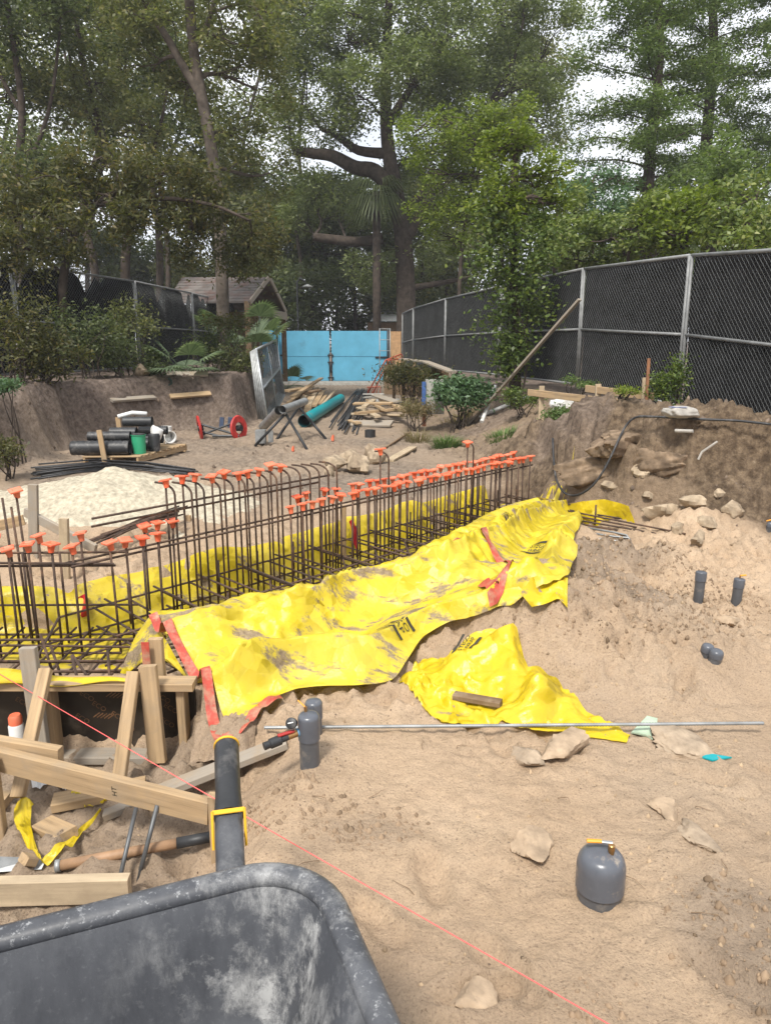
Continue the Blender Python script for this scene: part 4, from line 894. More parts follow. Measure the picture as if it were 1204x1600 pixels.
def fence_panel(label, p0, p1, z0, z1, h=1.83, group=None, pitch=.07, wire=.0022, back=1, screen=True, sag=0.0, rail=.5, scr_mat='screen', pr=.021):
    a = Vector((p0[0], p0[1], 0)); b_ = Vector((p1[0], p1[1], 0)); ex = (b_-a).normalized(); W_ = (b_-a).length; nr = Vector((-ex.y, ex.x, 0))*back
    t = thing('chain_link_fence', label, 'fence', (a.x, a.y, z0), group)
    # slanted ground line is taken up by shearing the panel
    def sh(p): k = (Vector(p)-a).dot(ex)/W_; return Vector((p[0], p[1], p[2]+z0+(z1-z0)*k))
    def pipe(name, q0, q1, r=pr): return MB().tube([sh(q0), sh(q1)], r, 8).build(name, 'galv_fence', t, smooth='all')
    U = Vector((0, 0, 1)); i0, i1 = a+ex*.03, b_-ex*.03
    pipe('post', i0, i0+U*h); pipe('post', i1, i1+U*h); pipe('top_rail', i0+U*h, i1+U*h); pipe('bottom_rail', i0+U*.06, i1+U*.06, pr*.9); pipe('middle_rail', i0+U*h*rail, i1+U*h*rail, pr*.9)
    b = MB(); chain(b, i0+U*.07, ex, W_-.06, h-.09, pitch, wire); b.v = [tuple(sh(v)) for v in b.v]; b.build('chain_link', 'wire', t)
    if screen:
        n, m = 22, 12; vs = []
        for i in range(n+1):
            for j in range(m+1):
                x = W_*.005+W_*.99*i/n; top = h-.01-sag*max(0, math.sin(i*.55+p0[0]*3))*(.5+.5*math.sin(i*1.7)); z = .05+(top-.05)*j/m
                o = .045+.022*math.sin(i*.9+j*.35)*math.sin(j/m*math.pi)+.010*math.sin(i*2.3)
                vs.append(sh(a+ex*x+nr*o+U*z))
        MB().add(vs, [(i*(m+1)+j, (i+1)*(m+1)+j, (i+1)*(m+1)+j+1, i*(m+1)+j+1) for i in range(n) for j in range(m)]).build('screen', scr_mat, t, smooth='all')
    return t
FP, FZ = [], []
for px, top, hpx in ((1345, 381, 338), (1068, 399, 242), (906, 420, 186), (780, 447, 143), (695, 467, 114), (645, 482, 97), (628, 490, 90)):
    rt, rb, rm = ray(px, top), ray(px, top+hpx), ray(px, top+hpx*.5); y = 1.83/(rt[2]/rt[1]-rb[2]/rb[1]); FP.append((rm[0]/rm[1]*y, y)); FZ.append(CAMH+rb[2]/rb[1]*y)
FL = ['tall black-screened chain-link panel behind the lumpy grey sandbag', 'black-screened chain-link panel propped by the long slanting brace at its far post', 'black-screened chain-link panel half hidden by the leafy vine', 'black-screened chain-link panel standing between the vine and the dust-streaked panel', 'black-screened chain-link panel above the plank-topped crib', 'short end panel of black-screened fence beside the plywood scrap']
for i in range(6):
    t = fence_panel(FL[i], FP[i], FP[i+1], FZ[i], FZ[i+1], 1.83, 'black-screened fence panels along the bank', .07 if i < 3 else .10, (.0023, .0022, .0018, .0016, .0014, .0014)[i], -1)
# left fence, behind the undergrowth
LP = [(-6.55, 9.6), (-6.05, 12.5), (-5.25, 16.1), (-4.95, 19.6), (-4.7, 23.1), (-4.55, 27.6)]
LZ = [1.02, .98, .95, .92, .85, .75]
LL = ['chain-link panel behind the thick brown-green undergrowth', 'chain-link panel with a drooping dark screen behind the saw palmetto', 'chain-link panel with sagging screen beside the straight tree trunk', 'chain-link panel in front of the old gabled shed', 'far chain-link panel running up to the blue gate']
for i in range(5): fence_panel(LL[i], LP[i], LP[i+1], LZ[i], LZ[i+1], 1.83, 'fence panels along the left bank', .075, .0026, 1, True, .38 if i else .1)
# long wooden brace and batter board on the right bank
def on_r(px, py, l=0): return G(px, py, 0)+Vector((0, 0, l))
q1 = Vector((3.0, 11.25, PY(602, 468, 11.25).z)); k = ray(905, 468); q1 = Vector((k[0]/k[1]*11.2, 11.2, q1.z)); q0 = on_r(732, 664)
tag(MB().board(q0, q1, .065, .036).build('fence_brace', 'wood_grey', None, q0, smooth=30), 'long slanting two-by-four propping the black-screened fence', 'brace')
q0 = on_r(752, 662, .03); q1 = on_r(772, 640, .42); tag(MB().tube([q0, q1], .035, 12).build('pipe_offcut', 'white_plastic', None, q0, smooth=40), 'short white plastic pipe leaning against the slanting brace', 'pipe')
q0 = on_r(748, 656, .06); q1 = q0+Vector((.95, -.15, -.02)); q1.z = max(q1.z, landz(q1.x, q1.y)+.05); tag(MB().tube([q0, q1], .034, 12).build('pipe_length', 'white_plastic', None, q0, smooth=40), 'white plastic pipe lying on the sandy slope at the foot of the brace', 'pipe')
def gr(px, y):                                           # ground point under photo column px at distance y
    k = ray(px, 620); x = k[0]/k[1]*y
    return Vector((x, y, landz(x, y)))
bb = thing('batter_board', 'low pine batter board on stakes along the foot of the black-screened fence', 'board', gr(925, 9.8))
def brd_z(px0, px1, y0, y1, py0, py1, w=.03, h=.089): 
    a = PY(px0, py0, y0); c = PY(px1, py1, y1); return MB().board(a, c, w, h)
brd_z(825, 1008, 10.4, 8.5, 613, 634).build('board', 'wood', bb, smooth=30); brd_z(915, 1020, 9.6, 8.5, 607, 620).build('board', 'wood', bb, smooth=30)
for px, y, t0 in ((846, 10.2, 603), (934, 9.4, 600), (1008, 8.55, 590)): g = gr(px, y); MB().board(g-Vector((0, 0, .1)), PY(px, t0, y), .07, .036, up=(0, 1, 0)).build('stake', 'wood_pale', bb, smooth=30)
g = gr(1010, 8.5); tag(MB().board(g-Vector((0, 0, .1)), PY(1013, 560, 8.48), .032, .025, up=(0, 1, 0)).build('marker_stake', plain('orange_stake', (.26, .12, .06), .8), None, g, smooth=30), 'thin orange-tipped stake standing beside the weeds by the fence', 'stake')
def pillow(label, c, sx, sy, sz, rot, mat='cloth_grey'):
    b = MB(); n = 20; vs = []; q = Quaternion((0, 0, 1), rot)
    for i in range(n+1):
        th = math.pi*i/n
        for kk in range(24):
            ph = 2*math.pi*kk/24; d = Vector((math.sin(th)*math.cos(ph), math.sin(th)*math.sin(ph), math.cos(th)))
            e = lambda v, p=.55: math.copysign(abs(v)**p, v)
            rr_ = 1+.30*float(fbm(np.array([d.x*2.6+d.z]), np.array([d.y*2.6-d.z]), 4, 5)[0]); vs.append(c+q @ Vector((e(d.x)*sx*rr_, e(d.y)*sy*rr_, d.z*sz*rr_)))
    b.add(vs, [(i*24+kk, i*24+24+kk, i*24+24+(kk+1) % 24, i*24+(kk+1) % 24) for i in range(n) for kk in range(24)])
    return tag(b.build('sandbag', mat, None, c-Vector((0, 0, sz)), smooth='all'), label, 'sandbag')
g = G(1062, 656); g = g+(Vector((0, 0, CAMH))-g)*.02+Vector((0, 0, .07)); pillow('lumpy grey sandbag with dark print lying at the lip of the rocky bank', g, .16, .11, .05, .2)
pv = MB(); 
for yy in (-.05, -.02, .02): pv.board(g+Vector((-.12, -.03+yy, .049)), g+Vector((.02, -.03+yy, .051)), .02, .003)
pv.build('printed_mark', plain('blue_print', (.12, .14, .25), .7), bpy.data.objects[[o.name for o in bpy.data.objects if o.name.startswith('sandbag')][-1]])
g = gr(882, 10.9)+Vector((0, 0, .08)); pillow('pale sandbag slumped at the foot of the fence behind the batter board', g, .20, .16, .10, .5, 'white_plastic')
# black hose looping down the right bank
hp = [(1204, 663), (1150, 657), (1090, 655), (1040, 652), (985, 650), (975, 668), (962, 695), (945, 735), (925, 762), (900, 776), (880, 772), (868, 750), (864, 715), (863, 685)]
CAMV = Vector((0, 0, CAMH)); tow = lambda v, f: v+(CAMV-v)*f
pts = [tow(G(*q), .012 if q[0] > 970 else .045) for q in hp]; pts = resample([tuple(v) for v in pts], 60); tag(MB().tube([Vector(v) for v in pts], .011, 8).build('hose', 'black_plastic', None, pts[30], smooth='all'), 'black hose looping down the face of the rocky bank', 'hose')
for pl, lab in (((1054, 673), (1082, 674)), 'short white pipe sticking out of the rocky bank'), (((1090, 718), (1096, 706), (1120, 690)), 'thin bent grey conduit on the face of the rocky bank'):
    q = [tow(G(*v), .035) for v in pl]; tag(MB().tube(q, .016 if len(pl) == 2 else .010, 8).build('conduit', 'cloth_grey', None, q[0], smooth=40), lab, 'conduit')
# ------------------------------------------------------------------ blue gate and what stands around it
GYD = 28.0
def gx_(px, y=GYD): k = ray(px, 560); return k[0]/k[1]*y
def gz_(py, y=GYD): return PY(602, py, y).z
gate = thing('site_gate', 'double sky-blue plywood gate with steel drop bolts closing the site', 'gate', (gx_(520), GYD, 0))
zb, zt = .03, gz_(517)
for a, b_ in ((438, 515), (518, 604)):
    x0, x1 = gx_(a), gx_(b_); lf = MB().box(((x0+x1)/2, GYD, (zb+zt)/2+.03), (x1-x0, .04, zt-zb-.06)).build('leaf', 'blue_paint', gate)
    xm = (x0+x1)/2; MB().box((xm, GYD-.0235, gz_(557)), (x1-x0-.02, .006, .014)).build('panel_joint', 'dark_metal' if 0 else plain('dark_blue_joint', (.03, .15, .24), .7), lf)  # dark blue strip along the joint of the plywood
for px in (436, 606): MB().tube([(gx_(px), GYD, -.1), (gx_(px), GYD, zt+.1)], .05, 10).build('post', 'dark_metal', gate, smooth='all')
for px, t_, b_ in ((514.5, 552, 596), (518.5, 552, 596)): MB().tube([(gx_(px), GYD-.04, gz_(t_)), (gx_(px), GYD-.04, gz_(b_))], .016, 6).build('drop_bolt', 'dark_metal', gate)
for py in (555, 566, 590): MB().board((gx_(512), GYD-.05, gz_(py)), (gx_(521), GYD-.05, gz_(py)), .03, .05).build('latch', 'dark_metal', gate)
for px0, px1, py in ((437, 448, 555), (586, 604, 558)): MB().board((gx_(px0), GYD-.05, gz_(py)), (gx_(px1), GYD-.05, gz_(py)), .03, .05).build('hinge', 'dark_metal', gate)
t = thing('blue_hoarding', 'narrow blue plywood panel beside the gate behind the palm leaves', 'panel', (gx_(422, 27.6), 27.6, 0)); MB().box((gx_(424, 27.6), 27.6, 1.0), (.62, .03, 2.1)).build('board', 'blue_paint', t)
MB().board((gx_(434, 27.6), 27.56, 0), (gx_(434, 27.6), 27.56, 2.05), .06, .05, up=(0, 1, 0)).build('frame_post', 'dark_metal', t)
fr = thing('gate_frame', 'open galvanised pipe frame standing at the hinge side of the gate', 'frame', (gx_(600, 27.4), 27.4, 0))
for px in (593, 609): MB().tube([(gx_(px, 27.4), 27.4, 0), (gx_(px, 27.4), 27.4, gz_(513, 27.4))], .018, 8).build('upright', 'galv_dull', fr, smooth='all')
for py in (514, 531, 548, 585): MB().tube([(gx_(592, 27.4), 27.4, gz_(py, 27.4)), (gx_(610, 27.4), 27.4, gz_(py, 27.4))], .014, 8).build('crossbar', 'galv_dull', fr, smooth='all')
x0, x1 = gx_(610, 26.5), gx_(626, 26.5); tag(MB().box(((x0+x1)/2, 26.5, gz_(535, 26.5)), (x1-x0, .02, .75)).add([(x0, 26.49, gz_(552, 26.5)), (x1, 26.49, gz_(552, 26.5)), (x1, 26.49, -.0), (x0+.2, 26.49, 0)], [(0, 1, 2, 3)]).build('plywood_scrap', 'wood' if 0 else plain('bare_ply', (.40, .24, .12), .8), None, ((x0+x1)/2, 26.5, 0)), 'torn bare plywood sheet standing between the gate and the fence', 'plywood')
sill = tag(MB().box((gx_(520), 27.3, .03), (4.6, .5, .12)).build('gate_sill', 'concrete', None, (gx_(520), 27.3, 0)), 'low grey concrete sill along the foot of the blue gate', 'sill')
# rust-red lattice frame leaning
lt = thing('lattice_frame', 'rust-red steel lattice frame leaning up towards the gate', 'frame', G(575, 617))
yb = G(575, 617).y
def lp(px, py, y=None): return PY(px, py, y or yb)
a, b_, c = lp(573, 617), lp(602, 563, yb+.4), lp(627, 553, yb+.5)
for o in (0, .16): MB().tube([a+Vector((o, 0, 0)), b_+Vector((o*.6, 0, 0)), c+Vector((0, 0, -o*.8))], .022, 6).build('rail', 'red_orange', lt, smooth='all')
for k in range(6): q = b_.lerp(c, k/5); MB().tube([q, b_.lerp(c, min(1, (k+.5)/5))+Vector((.05, 0, -.13))], .012, 5).build('rung', 'red_orange', lt)
a2, b2 = lp(573, 617), lp(594, 616); 
for dz in (0, .22): MB().tube([a2+Vector((0, 0, dz)), b2+Vector((0, 0, dz))], .018, 5).build('rail', 'red_orange', lt)
for k in range(4): q = a2.lerp(b2, k/3); MB().tube([q, a2.lerp(b2, min(1, (k+.5)/3))+Vector((0, 0, .22))], .012, 5).build('rung', 'red_orange', lt)
# crib with plank top on the right
cy = 17.5
crib = thing('timber_crib', 'rough timber crib with grey planks on top against the fence', 'crib', gr(655, cy))
for dy in (0, .22, .44): MB().board(PY(628, 561, cy+1.5-dy), PY(664, 565, cy+.4-dy), .2, .035).build('plank', 'wood_grey', crib, smooth=30); MB().board(PY(664, 565, cy+.4-dy), PY(707, 581, cy-1.2-dy), .2, .035).build('plank', 'wood_grey', crib, smooth=30)
for px, t_ in ((615, 563), (630, 563), (647, 566), (663, 568), (690, 578)): g = gr(px, cy); MB().board(g-Vector((0, 0, .2)), PY(px, t_, cy), .07, .06, up=(0, 1, 0)).build('post', 'wood_dark', crib, smooth=30)
for k in range(5): MB().board(PY(600, 575+k*9, cy+1.0), PY(700, 583+k*8, cy-.1), .03, .16).build('side_board', 'wood_dark', crib, smooth=30)
bl = thing('boundary_slab', 'upright pale concrete slab with a blue edge behind the leafy bush', 'slab', gr(672, 13.4)); g = gr(672, 13.4)
MB().box((g.x+.08, 13.4, PY(672, 620, 13.4).z), (.34, .10, .62)).build('slab', 'concrete', bl, smooth=30); MB().box((g.x-.12, 13.37, PY(672, 615, 13.4).z), (.07, .10, .42)).build('blue_edge', plain('blue_edge', (.04, .10, .28), .6), bl); MB().box((g.x-.11, 13.36, PY(672, 650, 13.4).z), (.07, .08, .36)).build('brick_pier', plain('brick_pier', (.30, .12, .06), .9, 0, .3, 30), bl)
# ------------------------------------------------------------------ stack of fence panels leaning on the left bank
stg = 'chain-link panels leaning in a stack'
for k in range(5):
    sx_ = -k*4.0
    o, of = PY(420+sx_*.9, 669-k*1.5, 14.0+.05*k), PY(444+sx_*.55, 617-k*1.0, 17.3); tn, tf_ = PY(400+sx_*.5, 546+k*1.2, 14.2), PY(431+sx_*.8, 531+k*2.2, 17.5)
    t = thing('spare_fence', ['spare chain-link panel leaning on the bank, outermost of its stack', 'spare chain-link panel second in the leaning stack', 'spare chain-link panel in the middle of the leaning stack', 'spare chain-link panel fourth in the leaning stack', 'spare chain-link panel against the bank, innermost of its stack'][k], 'fence', o, stg)
    def Q(u, v): return (o.lerp(of, u)).lerp(tn.lerp(tf_, u), v)
    for nm, q0, q1 in (('post', Q(0, 0), Q(0, 1)), ('post', Q(1, 0), Q(1, 1)), ('top_rail', Q(0, 1), Q(1, 1)), ('bottom_rail', Q(0, 0), Q(1, 0)), ('middle_rail', Q(0, .5), Q(1, .5)), ('stay', Q(.5, 0), Q(.5, 1))): MB().tube([q0, q1], .024 if nm != 'stay' else .012, 8).build(nm, 'galv' if k == 0 else 'galv_dull', t, smooth='all')
    if k in (0, 2):
        b = MB(); chain(b, Vector((0, 0, 0)), Vector((1, 0, 0)), 3.4, 1.55, .09, .0045); b.v = [tuple(Q(v[0]/3.4, v[2]/1.55)) for v in b.v]; b.build('chain_link', 'wire', t)
# ------------------------------------------------------------------ pallet with pipes, bucket and stakes
pc = G(200, 722); P0 = Vector((-3.95, 9.35, 0)); EX, EY = Vector((.985, .17, 0)).normalized(), Vector((-.17, .985, 0)).normalized()
P0 = G(128, 722); P0 = Vector((P0.x, P0.y, landz(P0.x+.5, P0.y+.4)))
pal = thing('pallet', 'sand-dusted wooden pallet carrying black pipes and a green bucket', 'pallet', P0)
EX2 = Vector((1, .05, 0)).normalized(); EY2 = Vector((.28, 1, 0)).normalized()
KP = .78
def PL(a, b, z): return P0+EX2*a*KP+EY2*b*KP+Vector((0, 0, z*KP))
for k in range(8): MB().board(PL(0, .06+k*.20, .125), PL(.95, .06+k*.20, .125), .10, .018).build('deck_board', 'wood', pal, smooth=30)
for a in (.04, .48, .91): MB().board(PL(a, 0, .065), PL(a, 1.55, .065), .032, .07).build('stringer', 'wood', pal, smooth=30)
for b_ in (.06, .78, 1.46): MB().board(PL(0, b_, .012), PL(.95, b_, .012), .09, .016).build('bottom_board', 'wood', pal, smooth=30)
def cpipe(label, a, b0, ln, z, r, yaw=0):
    ln *= KP; r *= KP; q0 = PL(a, b0, z); d = (EX2+EY2*yaw).normalized(); q1 = q0+d*ln; n = 26; t = thing('corrugated_pipe', label, 'pipe', q0, 'black pipes stacked on the pallet')
    pts = []; rs = []
    for k in range(n): pts.append(q0.lerp(q1, k/(n-1))); rs.append(r*(1 if k % 2 else .93))
    MB().tube(pts, rs, 14, cap=False).build('wall', 'black_plastic', t, smooth='all'); MB().tube([q0, q1], r*.82, 14, cap=False).build('bore', 'black_plastic', t, smooth='all'); return t
cpipe('thick black corrugated pipe along the near edge of the pallet', -.22, .12, .95, .26, .125)
cpipe('black corrugated pipe, second from the near edge of the pallet', -.10, .42, .75, .24, .10)
cpipe('black pipe lying on top of the two lower pipes on the pallet', -.05, .30, .70, .43, .085)
cpipe('black pipe end at the middle of the pipe stack', .15, .66, .6, .25, .10)
cpipe('black pipe, short one on the upper layer of the stack', .12, .62, .45, .45, .10)
cpipe('black pipe at the top of the stack beside the stake', .22, .85, .5, .62, .09)
cpipe('small black pipe behind the green bucket', .35, 1.0, .45, .30, .09)
cpipe('small black pipe at the far side of the pallet', .25, 1.25, .5, .42, .08)
q = PL(.78, .30, .138); t = thing('bucket', 'green plastic bucket standing on the pallet beside the black pipes', 'bucket', q); MB().lathe([(0, .003), (.083, 0), (.09, .215), (.09, .235), (.097, .24), (.097, .25)], q, n=24).build('pail', 'green_plastic', t, smooth=40); MB().lathe([(.086, .247), (.086, .258), (0, .26)], q, n=24).build('contents', 'black_plastic', t, smooth=40)
q = PL(.70, .42, .138); 
q = PL(.82, .75, .138); t = tag(MB().rock(q+Vector((0, 0, .2)), (.12, .10, .22), 8, 10).build('rubbish_bag', 'white_plastic', None, q, smooth=60), 'white plastic rubbish bag knotted on the pallet behind the bucket', 'bag')
q = PL(.86, .62, .138); tag(MB().lathe([(0, 0), (.07, 0), (.08, .2), (.065, .23), (0, .23)], q, n=18).build('black_tub', 'black_plastic', None, q, smooth=40), 'black plastic tub standing on the pallet between bucket and bag', 'tub')
for px, y0, tp, lab in ((157, P0.y-.05, 672, 'brown stake standing upright at the near side of the pallet'), (186, P0.y+1.2, 652, 'brown stake standing upright behind the pipe stack')):
    g = gr(px, y0); tag(MB().board(g-Vector((0, 0, .1)), PY(px-2, tp, y0), .065, .03, up=(0, 1, 0)).build('stake', 'wood_dark' if 0 else 'wood', None, g, smooth=30), lab, 'stake')
q = PL(.3, .7, .72); tag(MB().tube([PL(.1, .9, .70), PL(.3, 1.0, .76), PL(.55, 1.0, .74)], .03, 8).build('flexible_duct', 'white_plastic', None, q, smooth='all'), 'pale flexible duct lying on top of the black pipes', 'duct')
# white drain fitting and board
q = G(260, 693); t = thing('drain_fitting', 'white plastic tee fitting standing on the soil beside the plank', 'fitting', q)
MB().lathe([(.085, 0), (.085, .20), (.10, .205), (.10, .27), (.085, .27), (.085, .10)], q, n=20).build('body', 'white_plastic', t, smooth=40); MB().lathe([(.075, .03), (.085, .12), (.10, .13), (.10, .18), (.085, .18), (.08, .05)], q+Vector((0, 0, .12)), (.6, -.75, 0), 20).build('branch', 'white_plastic', t, smooth=40)
loose('plank', 'grey-brown plank lying on the soil between pallet and white fitting', 'plank', G(236, 716)+Vector((0, 0, .02)), G(252, 694)+Vector((0, 0, .02)), .12, .04, 'wood_pale')
for px0, py0, px1, py1, m_, lab in ((175, 628, 243, 623, 'wood_grey', 'weathered board lying on the face of the dark bank'), (267, 622, 330, 617, 'wood', 'orange-brown board lying on the face of the dark bank'), (262, 587, 326, 587, 'wood_grey', 'grey board lying on top of the dark bank')):
    a, b_ = G(px0, py0), G(px1, py1); o = Vector((0, -.04, .03)); tag(MB().board(a+o, b_+o, .10, .04, up=(0, -.7, .7)).build('board', m_, None, a, smooth=30), lab, 'board')
a = G(265, 590); pts = [a+Vector((.02*math.sin(k*1.3)+k%3*.02, -.06-.02*k/8, -.045*k)) for k in range(10)]; tag(MB().tube(pts, .02, 6).build('rope', plain('dark_green_rope', (.03, .05, .04), .8), None, a, smooth='all'), 'dark green strap hanging over the edge of the bank', 'strap')
tag(MB().rock(G(222, 588)+Vector((0, 0, .08)), (.26, .2, .16), 12).build('boulder', 'stone', None, G(222, 588), smooth=25), 'pale boulder sitting on top of the dark bank', 'boulder')
# red cable-reel stand
g = G(340, 684); rc = thing('reel_stand', 'collapsed cable reel stand with two red discs and black bars', 'reel stand', g); gy_ = g.y
for px, py, ax_ in ((312, 669, (1, .35, .15)), (373, 669, (1, -.5, .1))):
    c = PY(px, py, gy_); d = MB().lathe([(.10, -.015), (.20, -.02), (.215, 0), (.20, .02), (.10, .015)], c, ax_, 22).build('disc', 'red', rc, smooth=40); MB().lathe([(.0, -.03), (.05, -.03), (.05, .06), (0, .06)], c, ax_, 12).build('hub', 'dark_metal', d)
for a, b_ in (((314, 663), (372, 680)), ((314, 680), (366, 660)), ((314, 674), (345, 682)), ((332, 681), (374, 681))): MB().tube([PY(*a, gy_-.05), PY(*b_, gy_-.05)], .02, 6).build('bar', 'dark_metal', rc)
for px in (347, 360): MB().board(PY(px, 652, gy_+.1), PY(px-1, 668, gy_+.1), .07, .04, up=(0, 1, 0)).build('foot_plate', plain('dark_blue', (.05, .07, .12), .5), rc)
# pipe stand: two pairs of legs with a bar
g = G(455, 695); y0 = g.y
tr_ = thing('pipe_stand', 'black pipe stand on splayed legs carrying a grey pipe', 'stand', g)
leg = lambda a, b_: MB().tube([G(*a), b_], .022, 6).build('leg', 'dark_metal', tr_, smooth='all')
h1_, h2_ = PY(446, 646, y0), PY(467, 636, y0+1.2); leg((480, 703), h1_); leg((398, 697), h1_); leg((510, 687), h2_); leg((432, 687), h2_)
MB().tube([h1_+(h1_-h2_)*.05, h2_+(h2_-h1_)*.1], .02, 8).build('crossbar', 'galv_dull', tr_, smooth='all')
q0, q1 = h1_+Vector((-.06, -.15, .03)), PY(428, 658, y0+.3); cb = PY(441, 640, y0-.1); MB().tube([cb+Vector((.25, .9, .05)), cb], .06, 14, cap=False).build('pipe', 'galv_dull', tr_, smooth=40)
q0, q1 = G(411, 676)+Vector((0, 0, .10)), PY(436, 641, y0+.5); tag(MB().tube([q0, q1], .075, 14, cap=False).build('steel_pipe', 'galv_dull', None, q0, smooth=40), 'grey steel pipe leaning from the fence-panel stack to the stand', 'pipe')
g = G(408, 692); tag(MB().box(g+Vector((0, 0, .10)), (.15, .15, .2)).box(g+Vector((.15, 0, .10)), (.08, .03, .18)).build('bracket_box', 'galv_dull', None, g), 'small white metal box under the grey pipe', 'box')
q0, q1 = G(475, 668)+Vector((0, 0, .12)), G(532, 630)+Vector((0, 0, .12)); t = thing('plastic_pipe', 'long teal plastic pipe lying on the soil by the pipe stand', 'pipe', q0)
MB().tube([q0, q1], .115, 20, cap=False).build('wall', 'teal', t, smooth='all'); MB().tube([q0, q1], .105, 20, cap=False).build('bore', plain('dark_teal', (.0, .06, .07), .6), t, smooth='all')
for k in range(16):
    o = rnd(-1, 1); a, b_ = G(536+o*16-(8 if k % 2 else -6), 676-(k % 3)*6+o*4), G(566+o*11, 612+rnd(-3, 3)); sg = Vector((0, 0, .02+.012*(k % 4)))
    tag(MB().tube([a+sg, a.lerp(b_, .5)+sg+Vector((rnd(-.05, .05), 0, 0)), b_+sg], .016, 5).build('steel_rod', 'steel_bar', None, a, smooth='all'), 'dark steel rod in the loose bundle lying in front of the gate', 'rod', 'rods in the bundle before the gate')
# lumber piles
def pile(items, name, group, lab):
    for k, (a, b_, w, h, m_, up) in enumerate(items):
        p0, p1 = G(*a)+Vector((0, 0, up)), G(*b_)+Vector((0, 0, up+.02)); tag(MB().board(p0, p1, w, h, roll=rnd(-.3, .3)).build(name, m_, None, p0, smooth=30), lab, 'board', group)
pile([((452, 632), (478, 612), .14, .05, 'wood', .05), ((458, 640), (502, 606), .14, .05, 'wood', .30), ((470, 636), (488, 610), .14, .04, 'wood', .12), ((482, 640), (496, 612), .14, .04, 'wood_pale', .10), ((490, 640), (504, 616), .14, .04, 'wood', .08), ((480, 648), (486, 622), .16, .05, 'wood', .06), ((462, 628), (500, 622), .12, .04, 'wood_dark', .20), ((448, 624), (474, 620), .18, .05, 'wood', .22), ((500, 634), (509, 622), .10, .04, 'wood', .05), ((468, 646), (476, 630), .12, .04, 'wood_pale', .16)], 'board', 'boards in the pile beside the fence-panel stack', 'pine board in the jumbled pile beside the leaning fence panels')
pile([((503, 640), (524, 616), .09, .04, 'wood_pale', .1)], 'board', None, 'single pale board lying alongside the teal pipe')
pile([((549, 666), (612, 668), .25, .04, 'wood_grey', .05), ((552, 658), (628, 662), .16, .04, 'wood_pale', .14), ((556, 664), (622, 658), .14, .05, 'wood', .22), ((560, 650), (590, 668), .12, .04, 'wood_pale', .18), ((575, 644), (600, 664), .12, .04, 'wood', .26), ((553, 655), (612, 657), .10, .04, 'wood', .32), ((596, 646), (640, 672), .14, .05, 'wood', .30), ((585, 640), (618, 656), .18, .03, 'wood_grey', .34), ((568, 660), (584, 648), .10, .04, 'wood_pale', .30), ((604, 650), (634, 652), .10, .04, 'wood', .12), ((545, 662), (560, 668), .12, .04, 'wood', .06)], 'board', 'boards in the pile in front of the crib', 'weathered board in the jumbled pile in front of the timber crib')
for k in range(16):
    g = G(rnd(566, 606), rnd(622, 638)); tag(MB().board(g+Vector((rnd(-.3, .3), rnd(-.2, .2), .04+.02*(k % 5))), g+Vector((rnd(.15, .45), rnd(-.1, .2), .05+.02*(k % 5))), rnd(.05, .16), .04, roll=rnd(-.4, .4)).build('rubble_piece', R.choice(['concrete', 'wood_grey', 'galv_dull']), None, g, smooth=30), 'grey piece of rubble in the low heap under the red lattice frame', 'rubble', 'rubble under the lattice frame')
# ------------------------------------------------------------------ heaps, rods, stakes behind the rebar
hx, hy = -2.72, 7.3
n = 90; u = np.linspace(-1, 1, n); UU, VV = np.meshgrid(u, u); hxx = hx+UU*1.5; hyy = hy+VV*1.1
q = np.hypot(UU, VV)+.18*fbm(UU*2.2, VV*2.2, 3, 401); hh = .41*np.clip(1-q, 0, 1)**.9+.035*fbm(hxx*5, hyy*5, 4, 402)+.02*fbm(hxx*18, hyy*18, 2, 403)
hz = land(hxx.ravel(), hyy.ravel(), False).reshape(hxx.shape)-.06+hh+.02
i = np.arange(n*n).reshape(n, n); fq = np.stack([i[:-1, :-1], i[:-1, 1:], i[1:, 1:], i[1:, :-1]], -1).reshape(-1, 4)
MAT['lime'] = plain('crushed_limestone', (.40, .355, .27), .97, 0, .35, 22, .9, 50, spec=.15)
tag(fastmesh('limestone_heap', np.stack([hxx, hyy, hz], -1).reshape(-1, 3), fq, 'lime', None, (hx, hy, 0), True), 'pale heap of crushed limestone behind the rebar', 'heap')
def bundle(n_, a, b_, spread, lab, grp, r=.010, mat='steel_bar'):
    for k in range(n_):
        oy, ox = rnd(-spread, spread), rnd(-6, 6); p0 = G(a[0]+ox*2, a[1]+oy); p1 = G(b_[0]+ox*2, b_[1]+oy*.7); sg = Vector((0, 0, .012+.018*(k % 4)))
        m = p0.lerp(p1, .5); m.z = max(m.z, landz(m.x, m.y)); tag(MB().tube([p0+sg, m+sg+Vector((0, rnd(-.06, .06), 0)), p1+sg], r, 5).build('steel_rod', mat, None, p0, smooth='all'), lab, 'rod', grp)
bundle(15, (60, 742), (175, 730), 9, 'black steel rod in the bundle lying in front of the pallet', 'rods in front of the pallet')
bundle(15, (150, 727), (300, 742), 5, 'black steel rod in the long bundle between pallet and limestone heap', 'rods between pallet and heap')
for k in range(12):
    p0 = PZ(150+rnd(-25, 20), 842+rnd(-7, 7), .05); p1 = PZ(285+rnd(-10, 8), 792+rnd(-4, 14), .10+.01*(k % 5)); tag(MB().tube([p0, p0.lerp(p1, .5)+Vector((0, 0, .02)), p1], .008, 5).build('steel_rod', 'rust', None, p0, smooth='all'), 'rusty rod in the bundle resting on the foot of the limestone heap', 'rod', 'rods at the foot of the limestone heap')
